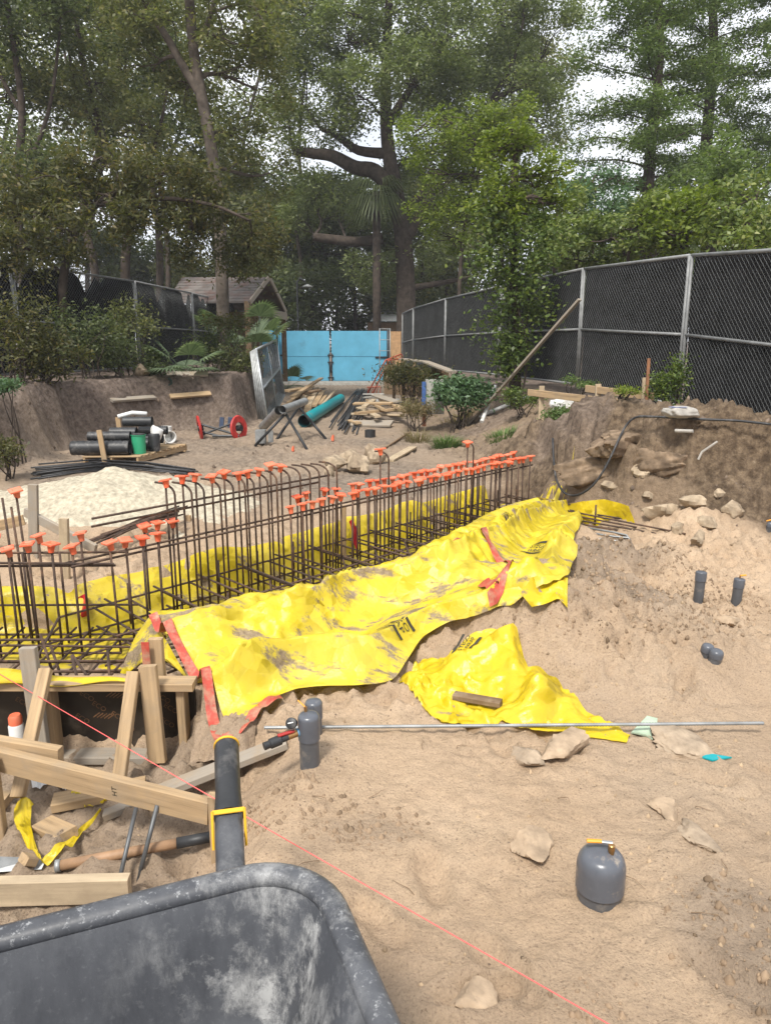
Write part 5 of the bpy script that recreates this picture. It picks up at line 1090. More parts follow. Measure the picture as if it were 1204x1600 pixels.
for px, t_, bt, y, w, m_, lab in ((52, 757, 870, 5.35, .068, 'wood_grey', 'tall grey stake standing behind the return of the rebar wall'), (100, 810, 900, 5.0, .062, 'wood_pale', 'shorter pale stake standing behind the rebar caps'), (125, 912, 960, 4.85, .05, 'wood', 'short stake with crimson film wrapped round it behind the rebar'), (173, 896, 930, 4.95, .045, 'wood', 'stub of a stake standing behind the yellow liner'), (294, 805, 840, 6.6, .05, 'wood', 'small stake in the sand behind the hooked bars'), (537, 790, 825, 6.3, .04, 'wood', 'small stake standing behind the far part of the liner')):
    p = PY(px, bt, y); g = Vector((p.x, p.y, landz(p.x, p.y))); tag(MB().board(g-Vector((0, 0, .12)), PY(px, t_, y), w, .036, up=(0, 1, 0)).build('stake', m_, None, g, smooth=30), lab, 'stake')
a, b_ = PY(20, 842, 5.3), PY(160, 868, 5.2)
loose('board', 'grey board nailed level between the tall and short stakes', 'board', PY(40, 800, 5.42), PY(150, 858, 5.15), .03, .07, 'wood_grey'); loose('board', 'pine board at the left of the tall grey stake', 'board', PY(-40, 830, 5.5), PY(38, 812, 5.6), .03, .08, 'wood')
def film(label, pa, pb, y): 
    v0 = [PY(*q, y) for q in pa]; v1 = [PY(*q, y-.02) for q in pb]; o = sheet('film_strip', 'red_rag', [(*v, 0) for v in v0], [(*v, 0) for v in v1], 12, 6, lambda x, yy, z, U, V: (x, yy+.03*np.sin(U*6+V*3), z)); return tag(o, label, 'film')
film('crimson plastic film hanging at the bend of the rebar wall', [(120, 935), (124, 950), (130, 972)], [(134, 928), (138, 950), (136, 975)], 4.66)
film('crimson plastic film caught on the rebar halfway along the liner', [(545, 815), (549, 830), (553, 850)], [(552, 812), (558, 830), (558, 868)], 5.95)
# rocks
for k, (px, py, sx, sy, sz) in enumerate([(521, 724, .26, .2, .15), (545, 712, .22, .18, .12), (556, 730, .34, .26, .2), (585, 716, .3, .24, .17), (512, 735, .14, .12, .10)]):
    g = G(px, py+10); tag(MB().rock(g+Vector((0, .1, sz*.45)), (sx*.75, sy*.75, sz), 40+k).build('boulder', 'stone', None, g, smooth=25), ['brown-shadowed boulder at the left of the rock group', 'rounded pale boulder behind the front rocks', 'biggest pale boulder in the rock group beyond the rebar', 'flat-topped boulder at the right of the rock group', 'small boulder at the edge of the rock group'][k], 'boulder')
for a, b_, w, m_, lab in (((735, 0), (0, 0), 0, '', ''),)[:0]: pass
loose('plank', 'curved pale plank lying on the sand near the grass tuft', 'plank', G(608, 722)+Vector((0, 0, .02)), G(645, 702)+Vector((0, 0, .03)), .12, .03, 'wood_pale'); loose('branch', 'dead reddish branch lying on the sand beyond the rebar', 'branch', G(600, 703)+Vector((0, 0, .02)), G(640, 680)+Vector((0, 0, .05)), .03, .03, 'wood_dark')
for px, py, r in ((520, 690, .05), (458, 706, .04)): g = G(px, py); tag(MB().rock(g+Vector((0, 0, r)), (r*.8, r*.8, r*1.5), 77, 6).build('flag_marker', 'orange_cap', None, g), 'small fluorescent marker stuck in the soil near the pipe stand', 'marker', 'fluorescent markers')
g = G(578, 683); tag(MB().lathe([(0, 0), (.09, 0), (.09, .12), (.07, .12), (.07, .05)], g, n=14).build('pipe_stub', 'black_plastic', None, g, smooth=40), 'short black pipe stub on the soil before the board pile', 'pipe')
# slabs and stones in the near sand
def slab(name, label, px, py, w, l, h, rot, seed, mat, tilt=(0, 0)):
    g = G(px, py); b = MB().rock((0, 0, 0), (w*1.25, l*1.25, h*1.2), seed, 18, jag=.3); M = Matrix.Rotation(tilt[0]*-.6, 3, 'X') @ Matrix.Rotation(tilt[1]*.6, 3, 'Y') @ Matrix.Rotation(rot, 3, 'Z')
    b.v = [tuple(g+M @ Vector(v)+Vector((0, 0, h*.35))) for v in b.v]; return tag(b.build(name, mat, None, g, smooth=35), label, 'stone')
slab('stone_slab', 'thin curved stone slab lying on the sand behind the stout capped pipe', 1090, 1312, .115, .05, .022, .0, 3, 'stone_grey', (.12, -.05))
slab('stone_slab', 'angular pale slab half buried beside the stout capped pipe', 830, 1325, .075, .075, .04, .3, 5, 'stone_sand', (-.35, .15))
slab('stone_slab', 'angular slab half buried by the pink string', 738, 1572, .06, .06, .04, .9, 8, 'stone_sand', (-.4, .2))
slab('stone_slab', 'flat rounded slab sunk level with the sand', 1040, 1262, .06, .05, .02, .6, 9, 'stone_sand')
slab('stone_slab', 'rough layered slab beside the teal shard', 1062, 1166, .12, .12, .03, .2, 13, 'stone_grey', (-.2, 0))
slab('stone_slab', 'rounded stone lying at the foot of the soil lump', 828, 1192, .09, .05, .05, .1, 15, 'stone_grey', (-.1, 0))
tag(MB().rock(G(882, 1180)+Vector((0, .02, .03)), (.15, .09, .055), 18, 16).build('soil_lump', 'stone_sand', None, G(882, 1180), smooth=30), 'lumpy clod of hard soil under the tail of the loose yellow sheet', 'soil lump')
slab('stone_slab', 'pale chunky stone on the sand below the two standing pipes', 1145, 975, .07, .05, .04, .3, 20, 'stone_sand')
for px, py, mat, pts, lab in ((1008, 1140, plain('pale_green_shard', (.36, .45, .33), .6), [(985, 1148), (1010, 1122), (1026, 1126), (1024, 1162), (1008, 1152)], 'pale green broken plastic shard on the sand'), (1112, 1186, 'teal', [(1080, 1182), (1100, 1180), (1142, 1187), (1112, 1192)], 'bright teal plastic shard lying on the sand')):
    v = [G(*q)+Vector((0, 0, .012)) for q in pts]; v2 = [w-Vector((0, 0, .006)) for w in v]; nn = len(v); tag(MB().add(v+v2, [tuple(range(nn))[::-1]]+[(k, (k+1) % nn, nn+(k+1) % nn, nn+k) for k in range(nn)]).build('plastic_shard', mat, None, v[0]), lab, 'shard')
# rocks of the right bank foot
for k, (px, py, r) in enumerate([(1045, 800, .20), (1085, 785, .17), (1065, 825, .13), (1110, 815, .12), (1020, 775, .12), (1150, 800, .16), (1095, 842, .10), (960, 760, .12), (1000, 735, .2), (1130, 770, .13)]):
    g = G(px, py+6); tag(MB().rock(g+Vector((0, .06, r*.15)), (r, r*.7, r*.6), 60+k, 12).build('bank_rock', 'stone', None, g, smooth=25), 'rough brown rock fallen at the foot of the right bank', 'rock', 'rocks at the foot of the bank')
MAT['bankstone'] = plain('bank_limestone', (.20, .145, .098), .97, 0, .6, 9, 1.0, 30, dirt=(.09, .065, .046), dirt_amt=.6, spec=.1)
LED = [(985, 684, .45, .26, .12), (940, 728, .40, .24, .13), (1050, 722, .40, .24, .12)]
for k, (px, py, rx_, ry_, rz_) in enumerate(LED):
    g = G(px, py); tag(MB().rock(g+Vector((0, .12, -.06)), (rx_*1.15, ry_*1.0, rz_*1.35), 160+k, 32, jag=.2).build('rock_ledge', 'bankstone', None, g, smooth=50), 'broken limestone ledge bedded in the face of the right bank', 'rock', 'ledges in the bank face')
# loose clods and pebbles, far too many to count
rr_ = np.random.default_rng(3); CL = MB().rock((0, 0, 0), (1, 1, .8), 3, 3, jag=.5); cv = np.array(CL.v); cf = CL.f
def scatter(name, n, rx, ry, smin, smax, mat, label, mask=None, power=3.0):
    x = rr_.uniform(*rx, n); y = rr_.uniform(*ry, n)
    if mask is not None: m_ = mask(x, y) > rr_.random(n); x, y = x[m_], y[m_]
    m_ = trenchmask(x, y) < .15; x, y = x[m_], y[m_]
    z = land(x, y); s_ = smin+(smax-smin)*rr_.random(len(x))**power; V = []; base = np.array(CL.v); nv = len(base)
    rot = rr_.uniform(0, 6.28, len(x)); ca_, sa_ = np.cos(rot), np.sin(rot); st_ = rr_.uniform(.7, 1.4, (len(x), 3))
    B = base[None]*st_[:, None]*s_[:, None, None]; Vx = B[..., 0]*ca_[:, None]-B[..., 1]*sa_[:, None]+x[:, None]; Vy = B[..., 0]*sa_[:, None]+B[..., 1]*ca_[:, None]+y[:, None]; Vz = B[..., 2]+z[:, None]-s_[:, None]*.05
    F4 = np.array(cf)[None]+(np.arange(len(x))*nv)[:, None, None]
    return tag(fastmesh(name, np.stack([Vx, Vy, Vz], -1).reshape(-1, 3), F4.reshape(-1, 4), mat), label, 'soil', kind='stuff')
MAT['clod'] = plain('sandy_clod', (.37, .275, .18), .97, 0, .45, 5, .8, 70, spec=.1)
MAT['clod_mid'] = plain('brown_clod', (.27, .195, .13), .97, 0, .45, 5, .8, 70, spec=.1)
MAT['clod_dark'] = plain('dark_clod', (.17, .13, .10), .97, 0, .5, 5, .8, 70, spec=.1)
def m_near(x, y): return np.clip(.04+1.0*ss(.52, .72, vnoise(x*1.5+9, y*1.5, 76))+.9*ss(.05, .2, bump(x, y, 1.25, 3.95, .6, .5, .3)+bump(x, y, 1.15, 1.75, .35, .6, .3)+bump(x, y, -.33, 2.52, .35, .3, .3)+bump(x, y, 1.6, 5, .7, .5, .3)), 0, 1)
tag(scatter('soil_clods', 5500, (-1.2, 3.4), (1.3, 6.0), .003, .024, 'clod', 'loose sandy clods strewn over the near ground', m_near, 4.0))
tag(scatter('pebbles', 2200, (-1.0, 2.4), (1.3, 3.6), .0025, .009, 'clod_dark', 'fine dark grit and pebbles in the near sand', lambda x, y: .12+.8*ss(.45, .65, vnoise(x*2.3+2, y*2.3, 77))))
tag(scatter('bank_clods', 5000, (-4.9, 5), (5.2, 14), .012, .075, 'clod_dark', 'dark clods and rubble over the far soil and banks', lambda x, y: np.clip(.06+.8*ss(-.5, -.1, polydist(x, y, BANK_L))*(polydist(x, y, BANK_L) < .6)+.9*ss(-.5, .1, -polydist(x, y, BANK_R))*(-polydist(x, y, BANK_R) < .8), 0, 1)))
def m_band(x, y): return np.clip(ss(.12, .25, bump(x, y, 1.0, 1.66, .26, .34, .3)+bump(x, y, -.05, 2.15, .25, .15, .3)+bump(x, y, -.45, 2.35, .28, .2, .3)+bump(x, y, .5, 1.5, .2, .1, .25)+bump(x, y, 1.3, 3.8, .7, .6, .35)+bump(x, y, 2.2, 4.4, .5, .5, .2)+bump(x, y, .8, 3.7, .4, .3, .25)+bump(x, y, 1.6, 5.0, .6, .4, .25)), 0, 1)
tag(scatter('crumbled_soil', 40000, (-.9, 3.2), (1.3, 5.2), .005, .036, 'clod_mid', 'crumbled lumps of soil in loose bands on the sand', m_band, 4.0))
# roots and twigs in the near sand
for k in range(14):
    px, py = rnd(420, 1190), rnd(1160, 1580); g = G(px, py); a = rnd(0, 6.28); ln = rnd(.03, .10); pts = [g+Vector((math.cos(a)*ln*t_+.012*math.sin(t_*5+k), math.sin(a)*ln*t_, .006+.012*math.sin(t_*3))) for t_ in (0, .3, .6, 1)]
    tag(MB().tube(pts, [.0016, .0014, .001, .0007], 5).build('twig', 'wood_dark', None, g), 'thin dark root twig lying on the open sand', 'twig', 'twigs on the open sand')
# ------------------------------------------------------------------ shed and far roof
sy = 21.5
def sp(px, py, y): return PY(px, py, y)
shd = thing('shed', 'old shed with a mossy shingled gable roof behind the left fence', 'shed', (gx_(400, sy), sy, .5))
rl, rr2 = sp(285, 433, sy+1.6), sp(421, 433, sy+.3); el, er = sp(262, 472, sy-.2), sp(391, 470, sy-1.3); fl2, fr2 = sp(330, 480, sy+3.5), sp(447, 486, sy+2.0)
MAT['shingle'] = plain('mossy_shingle', (.13, .115, .105), .95, 0, .35, 3, .6, 20, dirt=(.12, .05, .035), dirt_amt=.5)
b = MB(); th = Vector((0, 0, -.05))
for q in ((rl, rr2, er, el), (rl, fl2, fr2, rr2)): b.add(list(q)+[v+th for v in q], [(0, 3, 2, 1), (4, 5, 6, 7), (0, 1, 5, 4), (1, 2, 6, 5), (2, 3, 7, 6), (3, 0, 4, 7)])
rf = b.build('roof', 'shingle', shd)
for k in range(1, 9):
    f0, f1 = k/9, (k+.15)/9; a, b_ = rl.lerp(el, f0), rr2.lerp(er, f0); MB().board(a+Vector((0, -.01, .012)), b_+Vector((0, -.01, .012)), .10, .015, up=(0, -.6, .8)).build('shingle_course', 'shingle', rf)
MB().board(er+Vector((0, 0, -.03)), rr2, .04, .14).build('barge_board', 'wood_grey', shd); MB().board(rr2, fr2+Vector((0, 0, -.03)), .04, .14).build('barge_board', 'wood_grey', shd)
for q in (er, fr2, el): MB().board(Vector((q.x-.1, q.y+.1, .3)), Vector((q.x-.1, q.y+.1, q.z)), .14, .14, up=(0, 1, 0)).build('post', 'wood_dark', shd)
MB().board(er+Vector((.0, .1, -.22)), fr2+Vector((0, -.05, -.16)), .08, .22).build('tie_beam', 'wood_grey', shd)
MB().box((gx_(335, sy), sy+1.2, 1.4), (2.2, .1, 2.0)).build('back_wall', 'wood_dark', shd)
wr = thing('far_roof', 'pale metal roof of a building glimpsed above the gate', 'building', (gx_(600, 36), 36, 0)); MB().add([PY(578, 502, 36), PY(624, 502, 36), PY(618, 484, 38), PY(588, 488, 38)], [(0, 1, 2, 3)]).build('roof', 'white_plastic', wr); MB().box((gx_(600, 37), 37.5, 1.1), (1.6, 1, 2.6)).build('wall', 'wood_dark', wr)
# path lamp behind the gate
lm = thing('lamp_post', 'thin dark lamp post standing behind the blue gate', 'lamp post', (gx_(467, 29.5), 29.5, 0)); MB().tube([(gx_(467, 29.5), 29.5, 0), (gx_(467, 29.5), 29.5, gz_(440, 29.5)), (gx_(472, 29.5), 29.5, gz_(435, 29.5)), (gx_(480, 29.5), 29.5, gz_(440, 29.5))], .035, 8).build('pole', 'dark_metal', lm); MB().lathe([(.02, .1), (.22, 0), (.2, -.02), (0, .02)], (gx_(483, 29.5), 29.5, gz_(448, 29.5)), n=14).build('shade', 'galv_dull', lm, smooth=40)
# ------------------------------------------------------------------ trees and plants
TR = np.random.default_rng(5)
MAT['oak_leaf'] = mk_leaf('oak_leaf', (0.092, 0.122, 0.045), (0.189, 0.227, 0.085), (0.314, 0.337, 0.149), .42, .42)
MAT['oak_leaf2'] = mk_leaf('dull_leaf', (0.088, 0.104, 0.040), (0.180, 0.193, 0.075), (0.310, 0.281, 0.124), .42, .45)
MAT['brown_leaf'] = mk_leaf('olive_brown_leaf', (0.056, 0.061, 0.022), (0.112, 0.114, 0.040), (0.202, 0.157, 0.058), .42, .5)
MAT['lime_leaf'] = mk_leaf('lime_leaf', (0.088, 0.125, 0.018), (0.188, 0.244, 0.032), (0.300, 0.338, 0.060), .45, .45)
MAT['vine_leaf'] = mk_leaf('vine_leaf', (0.059, 0.096, 0.023), (0.134, 0.186, 0.044), (0.264, 0.307, 0.074), .35, .4)
MAT['cypress_leaf'] = mk_leaf('cypress_leaf', (0.081, 0.126, 0.038), (0.144, 0.198, 0.060), (0.200, 0.252, 0.080), .45, .5)
MAT['shrub_leaf'] = mk_leaf('shrub_leaf', (0.081, 0.118, 0.027), (0.179, 0.227, 0.054), (0.339, 0.356, 0.128), .35, .45)
MAT['dark_leaf'] = mk_leaf('dark_green_leaf', (0.054, 0.072, 0.029), (0.105, 0.133, 0.055), (0.175, 0.194, 0.087), .4, .5)  # dark green foliage, its own colour
MAT['bush_leaf'] = mk_leaf('bush_leaf', (0.053, 0.105, 0.045), (0.111, 0.196, 0.092), (0.191, 0.282, 0.151), .3, .45)
MAT['palm_leaf'] = mk_leaf('palm_leaf', (0.081, 0.120, 0.067), (0.161, 0.212, 0.127), (0.246, 0.298, 0.195), .42, .4)
MAT['dry_grass'] = mk_leaf('dry_grass', (0.155, 0.122, 0.064), (0.282, 0.224, 0.125), (0.172, 0.198, 0.080), .42, .7)
MAT['green_grass'] = mk_leaf('green_grass', (0.073, 0.126, 0.034), (0.131, 0.209, 0.059), (0.256, 0.256, 0.113), .3, .6)
LF, PERF = 1.28, 1.6
def leaf_mesh(name, C, length, width, mat, parent, org, droop=0.0, up=.35, seed=0):
    n = len(C); g = np.random.default_rng(seed+n); a = g.normal(size=(n, 3)); a[:, 2] = a[:, 2]*.6-droop; a /= np.linalg.norm(a, axis=1, keepdims=True)
    nn = g.normal(size=(n, 3)); nn[:, 2] = np.abs(nn[:, 2])+up; b = np.cross(nn, a); b /= np.linalg.norm(b, axis=1, keepdims=True)+1e-9
    ln = length*g.uniform(.65, 1.3, (n, 1)); wd = width*g.uniform(.7, 1.25, (n, 1)); cu = np.cross(a, b)*ln*.10
    V = np.stack([C-a*ln*.5, C-a*ln*.02+b*wd*.5+cu, C+a*ln*.5, C-a*ln*.02-b*wd*.5+cu], 1).reshape(-1, 3)
    return fastmesh(name, V, np.arange(n*4).reshape(n, 4), mat, parent, org)
def limb(b, p, q, r0, r1, wob=.06, seg=7, n=6, sag=0.0):
    p, q = Vector(p), Vector(q); d = (q-p).length; pts = []; rs = []; o1 = Vector(TR.normal(size=3))*wob*d; o2 = Vector(TR.normal(size=3))*wob*d*.6
    for k in range(seg+1):
        t = k/seg; pts.append(p.lerp(q, t)+o1*math.sin(math.pi*t)+o2*math.sin(2*math.pi*t)+Vector((0, 0, sag*d*math.sin(math.pi*t)))); rs.append(r0+(r1-r0)*t)
    b.tube(pts, rs, n, cap=False); return pts
def smooth_path(pts, n=5):
    P = [Vector(p) for p in pts]; out = []
    for i in range(len(P)-1):
        p0, p1, p2, p3 = P[max(i-1, 0)], P[i], P[i+1], P[min(i+2, len(P)-1)]
        for k in range(n):
            t = k/n; out.append(.5*((2*p1)+(p2-p0)*t+(2*p0-5*p1+4*p2-p3)*t*t+(3*p1-p0-3*p2+p3)*t**3))
    return out+[P[-1]]
def blob(px, py, y, rpx, rpy, rd):
    c = PY(px, py, y); k = y/FPX; return (np.array(c), np.array([rpx*k, rd, rpy*k]))
def tree(name, label, trunk_px, y, r0, r1, blobs, per, leaf, mat, bark='bark', limbs_px=(), cl=14, cr=.42, group=None, ground=None, wob=.06, sub_r=.02, cat='tree', droop=.0, flat=.65, leaf_w=.5, big=True):
    path = [PY(a, b_, y+(c if c else 0)) for a, b_, c in [(t+(0,))[:3] for t in trunk_px]]
    base = path[0].copy(); base.z = landz(base.x, base.y) if ground is None else ground; path = [base-Vector((0, 0, .2)), base+Vector((0, 0, .05))]+path[1:]
    sp_ = smooth_path(path); t = thing(name, label, cat, base, group); b = MB(); m = len(sp_)
    rs = [r0*(1.35 if k < 2 else 1)*(1-k/m)+r1*k/m for k in range(m)]; b.tube(sp_, rs, 10)
    skel = [(p, r) for p, r in zip(sp_, rs)]
    for lp_, ra, rb in limbs_px:
        q = smooth_path([PY(a, b_, y+(c if c else 0)) for a, b_, c in [(t_+(0,))[:3] for t_ in lp_]], 4); rr_ = [ra+(rb-ra)*k/(len(q)-1) for k in range(len(q))]; b.tube(q, rr_, 8); skel += list(zip(q, rr_))
    sk = np.array([tuple(p) for p, _ in skel]); skr = [r for _, r in skel]; C = []
    for c, rad in blobs:
        d = np.linalg.norm((sk-c)*[1, 1, 1.0], axis=1)+np.maximum(0, sk[:, 2]-c[2])*.8; i = int(np.argmin(d)); vol = float(np.prod(rad))**(1/3)
        pts = limb(b, sk[i], c, min(skr[i]*.7, .03+.03*vol), sub_r, wob, 6, 6, .06)
        ncl = max(4, int(cl*vol**1.5)) if big else cl
        dirs = TR.normal(size=(ncl, 3)); dirs /= np.linalg.norm(dirs, axis=1, keepdims=True); rr_ = TR.uniform(.35, 1.0, (ncl, 1))**.6; cc_ = c+dirs*rr_*rad
        for q in cc_:
            a = pts[TR.integers(2, 7)]; limb(b, a, q, sub_r*.8, sub_r*.25, .10, 4, 4)
        for q in cc_:
            s_ = cr*TR.uniform(.6, 1.35); nl = int(per*PERF*TR.uniform(.6, 1.3)); e = TR.normal(size=(nl, 3)); e /= np.linalg.norm(e, axis=1, keepdims=True); e *= TR.random((nl, 1))**.42; e *= np.array([s_, s_, s_*flat])*1.05; e += TR.normal(size=(nl, 3))*.10*s_; e[:, 2] -= droop*np.abs(TR.normal(size=nl))*s_; C.append(q+e)
    b.build('trunk', bark, t, smooth='all'); leaf_mesh('crown', np.concatenate(C), leaf*LF, leaf*LF*leaf_w, mat, t, tuple(base), droop, seed=len(C)); return t
B = blob
# great oak in the middle, well behind the gate
oy = 31
oak_blobs = [B(*q) for q in [(470, 20, oy, 50, 55, 2.5), (540, 60, oy-1, 60, 60, 3), (620, 20, oy, 70, 60, 3), (700, 60, oy-1, 70, 55, 3), (780, 30, oy, 60, 60, 3), (850, 80, oy+1, 45, 80, 2.5), (480, 130, oy, 45, 40, 2), (560, 150, oy-2, 55, 40, 2.5), (640, 130, oy-2, 60, 45, 3), (720, 140, oy, 60, 40, 2.5), (800, 130, oy, 50, 50, 2.5), (450, 200, oy, 40, 35, 2), (520, 190, oy-1, 45, 30, 2), (680, 205, oy, 60, 35, 2.5), (760, 215, oy, 50, 40, 2.5), (840, 190, oy, 40, 45, 2),
    (560, -70, oy, 90, 60, 4), (700, -80, oy, 90, 60, 4), (820, -70, oy, 70, 60, 3), (440, -60, oy, 70, 60, 3), (640, 260, oy+1, 35, 30, 2), (500, 300, oy+1, 50, 28, 2), (700, 300, oy, 40, 35, 2), (470, 340, oy+2, 40, 22, 2), (545, 330, oy+2, 30, 20, 2), (680, 390, oy+1, 40, 30, 2), (590, 420, oy+1, 40, 30, 2)]]
tree('oak_tree', 'great spreading oak with a heavy crooked limb behind the blue gate', [(636, 560), (634, 470), (630, 380), (618, 300), (606, 230), (602, 150), (605, 60), (610, -40)], oy, .50, .12, oak_blobs, 130, .115, 'oak_leaf', 'bark',
     [([(618, 300), (585, 268), (555, 262), (520, 244), (490, 240), (458, 236)], .34, .16), ([(606, 240), (560, 235), (530, 215), (500, 200)], .22, .08), ([(630, 380), (660, 330), (700, 250), (760, 170), (800, 100)], .26, .08), ([(622, 340), (690, 270), (770, 160), (830, 130)], .2, .08), ([(598, 372), (560, 378), (520, 374), (490, 370)], .22, .16), ([(602, 200), (640, 140), (700, 60)], .2, .06), ([(640, 450), (700, 440), (735, 432)], .14, .05)], cl=9, cr=.75)
# straight-trunked tree on the left bank
ly = 17.2
tree('ash_tree', 'tall tree with a straight grey trunk forking high above the left bank', [(347, 505), (346, 400), (340, 310), (330, 230), (315, 150), (303, 80), (296, 0), (290, -90)], ly, .155, .09, [B(*q) for q in [(250, 30, ly, 60, 45, 1.4), (350, 60, ly, 60, 60, 1.5), (400, 140, ly+1, 50, 55, 1.4), (330, -60, ly, 100, 60, 2), (200, -50, ly, 70, 60, 2), (420, 20, ly, 40, 60, 1.4), (290, 150, ly+1, 40, 40, 1.2), (240, 110, ly+1, 45, 35, 1.2), (380, 220, ly+1, 50, 35, 1.2), (420, 270, ly+1.5, 40, 40, 1.2)]], 120, .085, 'oak_leaf2', 'bark_pale',
     [([(315, 150), (290, 110), (262, 60), (225, 0), (200, -70)], .10, .05), ([(303, 80), (330, 20), (345, -60)], .06, .03)], cl=11, cr=.45)
# low olive-brown canopy in front of it
by = 13.6
tree('weeping_tree', 'small tree with a low drooping olive-brown crown over the left fence', [(98, 580), (97, 500), (100, 430), (115, 370), (150, 320), (200, 290)], by, .11, .04, [B(*q) for q in [(90, 280, by, 60, 40, 1.0), (170, 255, by, 60, 40, 1.0), (250, 270, by+.4, 55, 40, 1.0), (320, 310, by+.8, 50, 38, 1.0), (390, 350, by+1.2, 42, 42, .9), (150, 320, by-.3, 60, 40, .9), (70, 350, by-.5, 60, 45, .9), (20, 380, by-1, 45, 50, .9), (230, 335, by, 45, 35, .9), (30, 300, by, 45, 40, 1), (300, 365, by+.5, 45, 30, .8), (370, 400, by+1.4, 40, 25, .8)]], 150, .085, 'brown_leaf', 'bark',
     [([(100, 430), (60, 400), (20, 380)], .05, .02), ([(150, 320), (250, 310), (330, 320), (390, 345)], .05, .02)], cl=16, cr=.33, droop=.5, leaf_w=.36)
# further trees on the left, dark and thin
for k, (tp, yy, lab, bl) in enumerate([
    ([(40, 560), (36, 420), (25, 300), (35, 180), (20, 60), (0, -60)], 20, 'thin dark tree rising at the edge of the wood left of the others', [(30, 60, 60, 60), (10, 160, 50, 50), (80, 20, 60, 50), (50, 230, 50, 40), (20, -60, 80, 60)]),
    ([(195, 540), (196, 420), (198, 330), (170, 240), (140, 140), (120, 40), (110, -60)], 22, 'dark slanting tree whose trunk shows behind the drooping canopy', [(120, 60, 60, 60), (150, 130, 55, 45), (90, 150, 50, 45), (180, 30, 55, 50), (110, -50, 90, 60), (200, 190, 50, 30)]),
    ([(150, 540), (148, 420), (130, 330), (160, 220), (185, 120), (190, 0), (200, -60)], 25, 'slender forked tree behind the dark slanting one', [(190, 100, 55, 50), (240, 180, 55, 40), (230, 60, 50, 50), (290, 200, 50, 35), (160, 200, 40, 35)]),
    ([(245, 540), (250, 400), (240, 300), (215, 180), (160, 60), (130, -40)], 27, 'leaning tree with many thin stems deep in the left wood', [(60, 120, 60, 50), (150, 40, 60, 50), (300, 90, 60, 50), (260, 250, 50, 30), (330, 250, 45, 30)])]):
    tree('wood_tree', lab, tp, yy, .16, .05, [B(a, b_, yy+rnd(-1, 1), c, d, 1.4) for a, b_, c, d in bl], 120, .11, 'oak_leaf2' if k % 2 else 'dark_leaf', 'bark', [([tp[2], (tp[2][0]+50, tp[2][1]-120), (tp[2][0]+70, tp[2][1]-260)], .07, .03), ([tp[3], (tp[3][0]-50, tp[3][1]-100), (tp[3][0]-70, tp[3][1]-220)], .06, .03)], cl=9, cr=.6, group='thin trees of the left wood')
# feathery cypresses on the right
def cypress(label, px0, px1, y, top, base, r0, spread, seed):
    g = np.random.default_rng(seed); p0 = PY(px0, base, y); p0.z = .5; p1 = PY(px1, top, y); t = thing('cypress_tree', label, 'tree', p0, 'feathery cypresses behind the right fence'); b = MB()
    pts = [p0.lerp(p1, k/10)+Vector((.12*math.sin(k*1.1), 0, 0)) for k in range(11)]; b.tube(pts, [r0*(1-.75*k/10) for k in range(11)], 9); C = []; H_ = p1.z-p0.z
    for k in range(74):
        f = .16+.84*((k+g.random())/74); o = p0.lerp(p1, f); a = k*2.4+g.random(); ln = spread*(1.15-f*.75)*g.uniform(.7, 1.25); d = Vector((math.cos(a), math.sin(a), g.uniform(.05, .45))).normalized(); e = o+d*ln; e.z -= ln*.10
        lp_ = limb(b, o, e, .035*(1.2-f)+.008, .008, .04, 6, 5, .08)
        for j in range(2, 7):
            c0 = np.array(lp_[j])
            for w in range(3):
                sd = g.normal(size=3)*np.array([.5, .5, .22])*(.30+.10*j*.3); nl = 46; tt = g.uniform(0, 1, (nl, 1)); e2 = c0+sd*tt*1.5+g.normal(size=(nl, 3))*np.array([.17, .17, .07]); e2[:, 2] -= .06*np.abs(g.normal(size=nl)); C.append(e2)
    b.build('trunk', 'bark', t, smooth='all'); leaf_mesh('crown', np.concatenate(C), .12, .045, 'cypress_leaf', t, tuple(p0), .15, seed=seed)
cypress('feathery cypress with a forked dark trunk showing above the right fence', 1012, 1030, 22.5, -150, 560, .24, 3.0, 21)
cypress('tall feathery cypress standing behind the forked one', 1106, 1110, 26, -190, 560, .30, 3.3, 22)
cypress('feathery cypress at the outer edge beyond the other two', 1260, 1250, 24, -150, 560, .26, 3.2, 23)
# bright young tree and the vine-clad stump at the fence
tree('lime_tree', 'young tree with bright yellow-green leaves behind the fence', [(715, 600), (716, 480), (722, 380), (735, 300), (745, 230)], 20.5, .07, .03, [B(*q, 20.5+rnd(-.5, .5), 38, 30, .8) for q in [(720, 185), (770, 200), (690, 225), (740, 235), (670, 270), (720, 280), (760, 270), (680, 320), (720, 340), (750, 320), (700, 370), (800, 175), (650, 205)]], 60, .075, 'lime_leaf', 'bark', cl=20, cr=.34, wob=.12)
tree('vine_stump', 'leafy vine-covered trunk swallowing the fence, bright at the top', [(806, 600), (806, 500), (802, 400), (800, 300), (808, 210)], 12.7, .11, .03, [B(*q, 12.7+rnd(-.2, .2), *s_, .42) for q, s_ in [((800, 205), (32, 24)), ((825, 230), (34, 26)), ((775, 245), (36, 26)), ((810, 280), (46, 28)), ((850, 270), (30, 24)), ((770, 310), (36, 28)), ((820, 335), (46, 28)), ((860, 320), (26, 24))]], 40, .07, 'lime_leaf', 'bark', cl=40, cr=.20, wob=.12, leaf_w=.55, cat='tree')
vb = thing('vine', 'dark green climbing vine hanging down the fence around the trunk', 'vine', gr(805, 12.6)); C = []
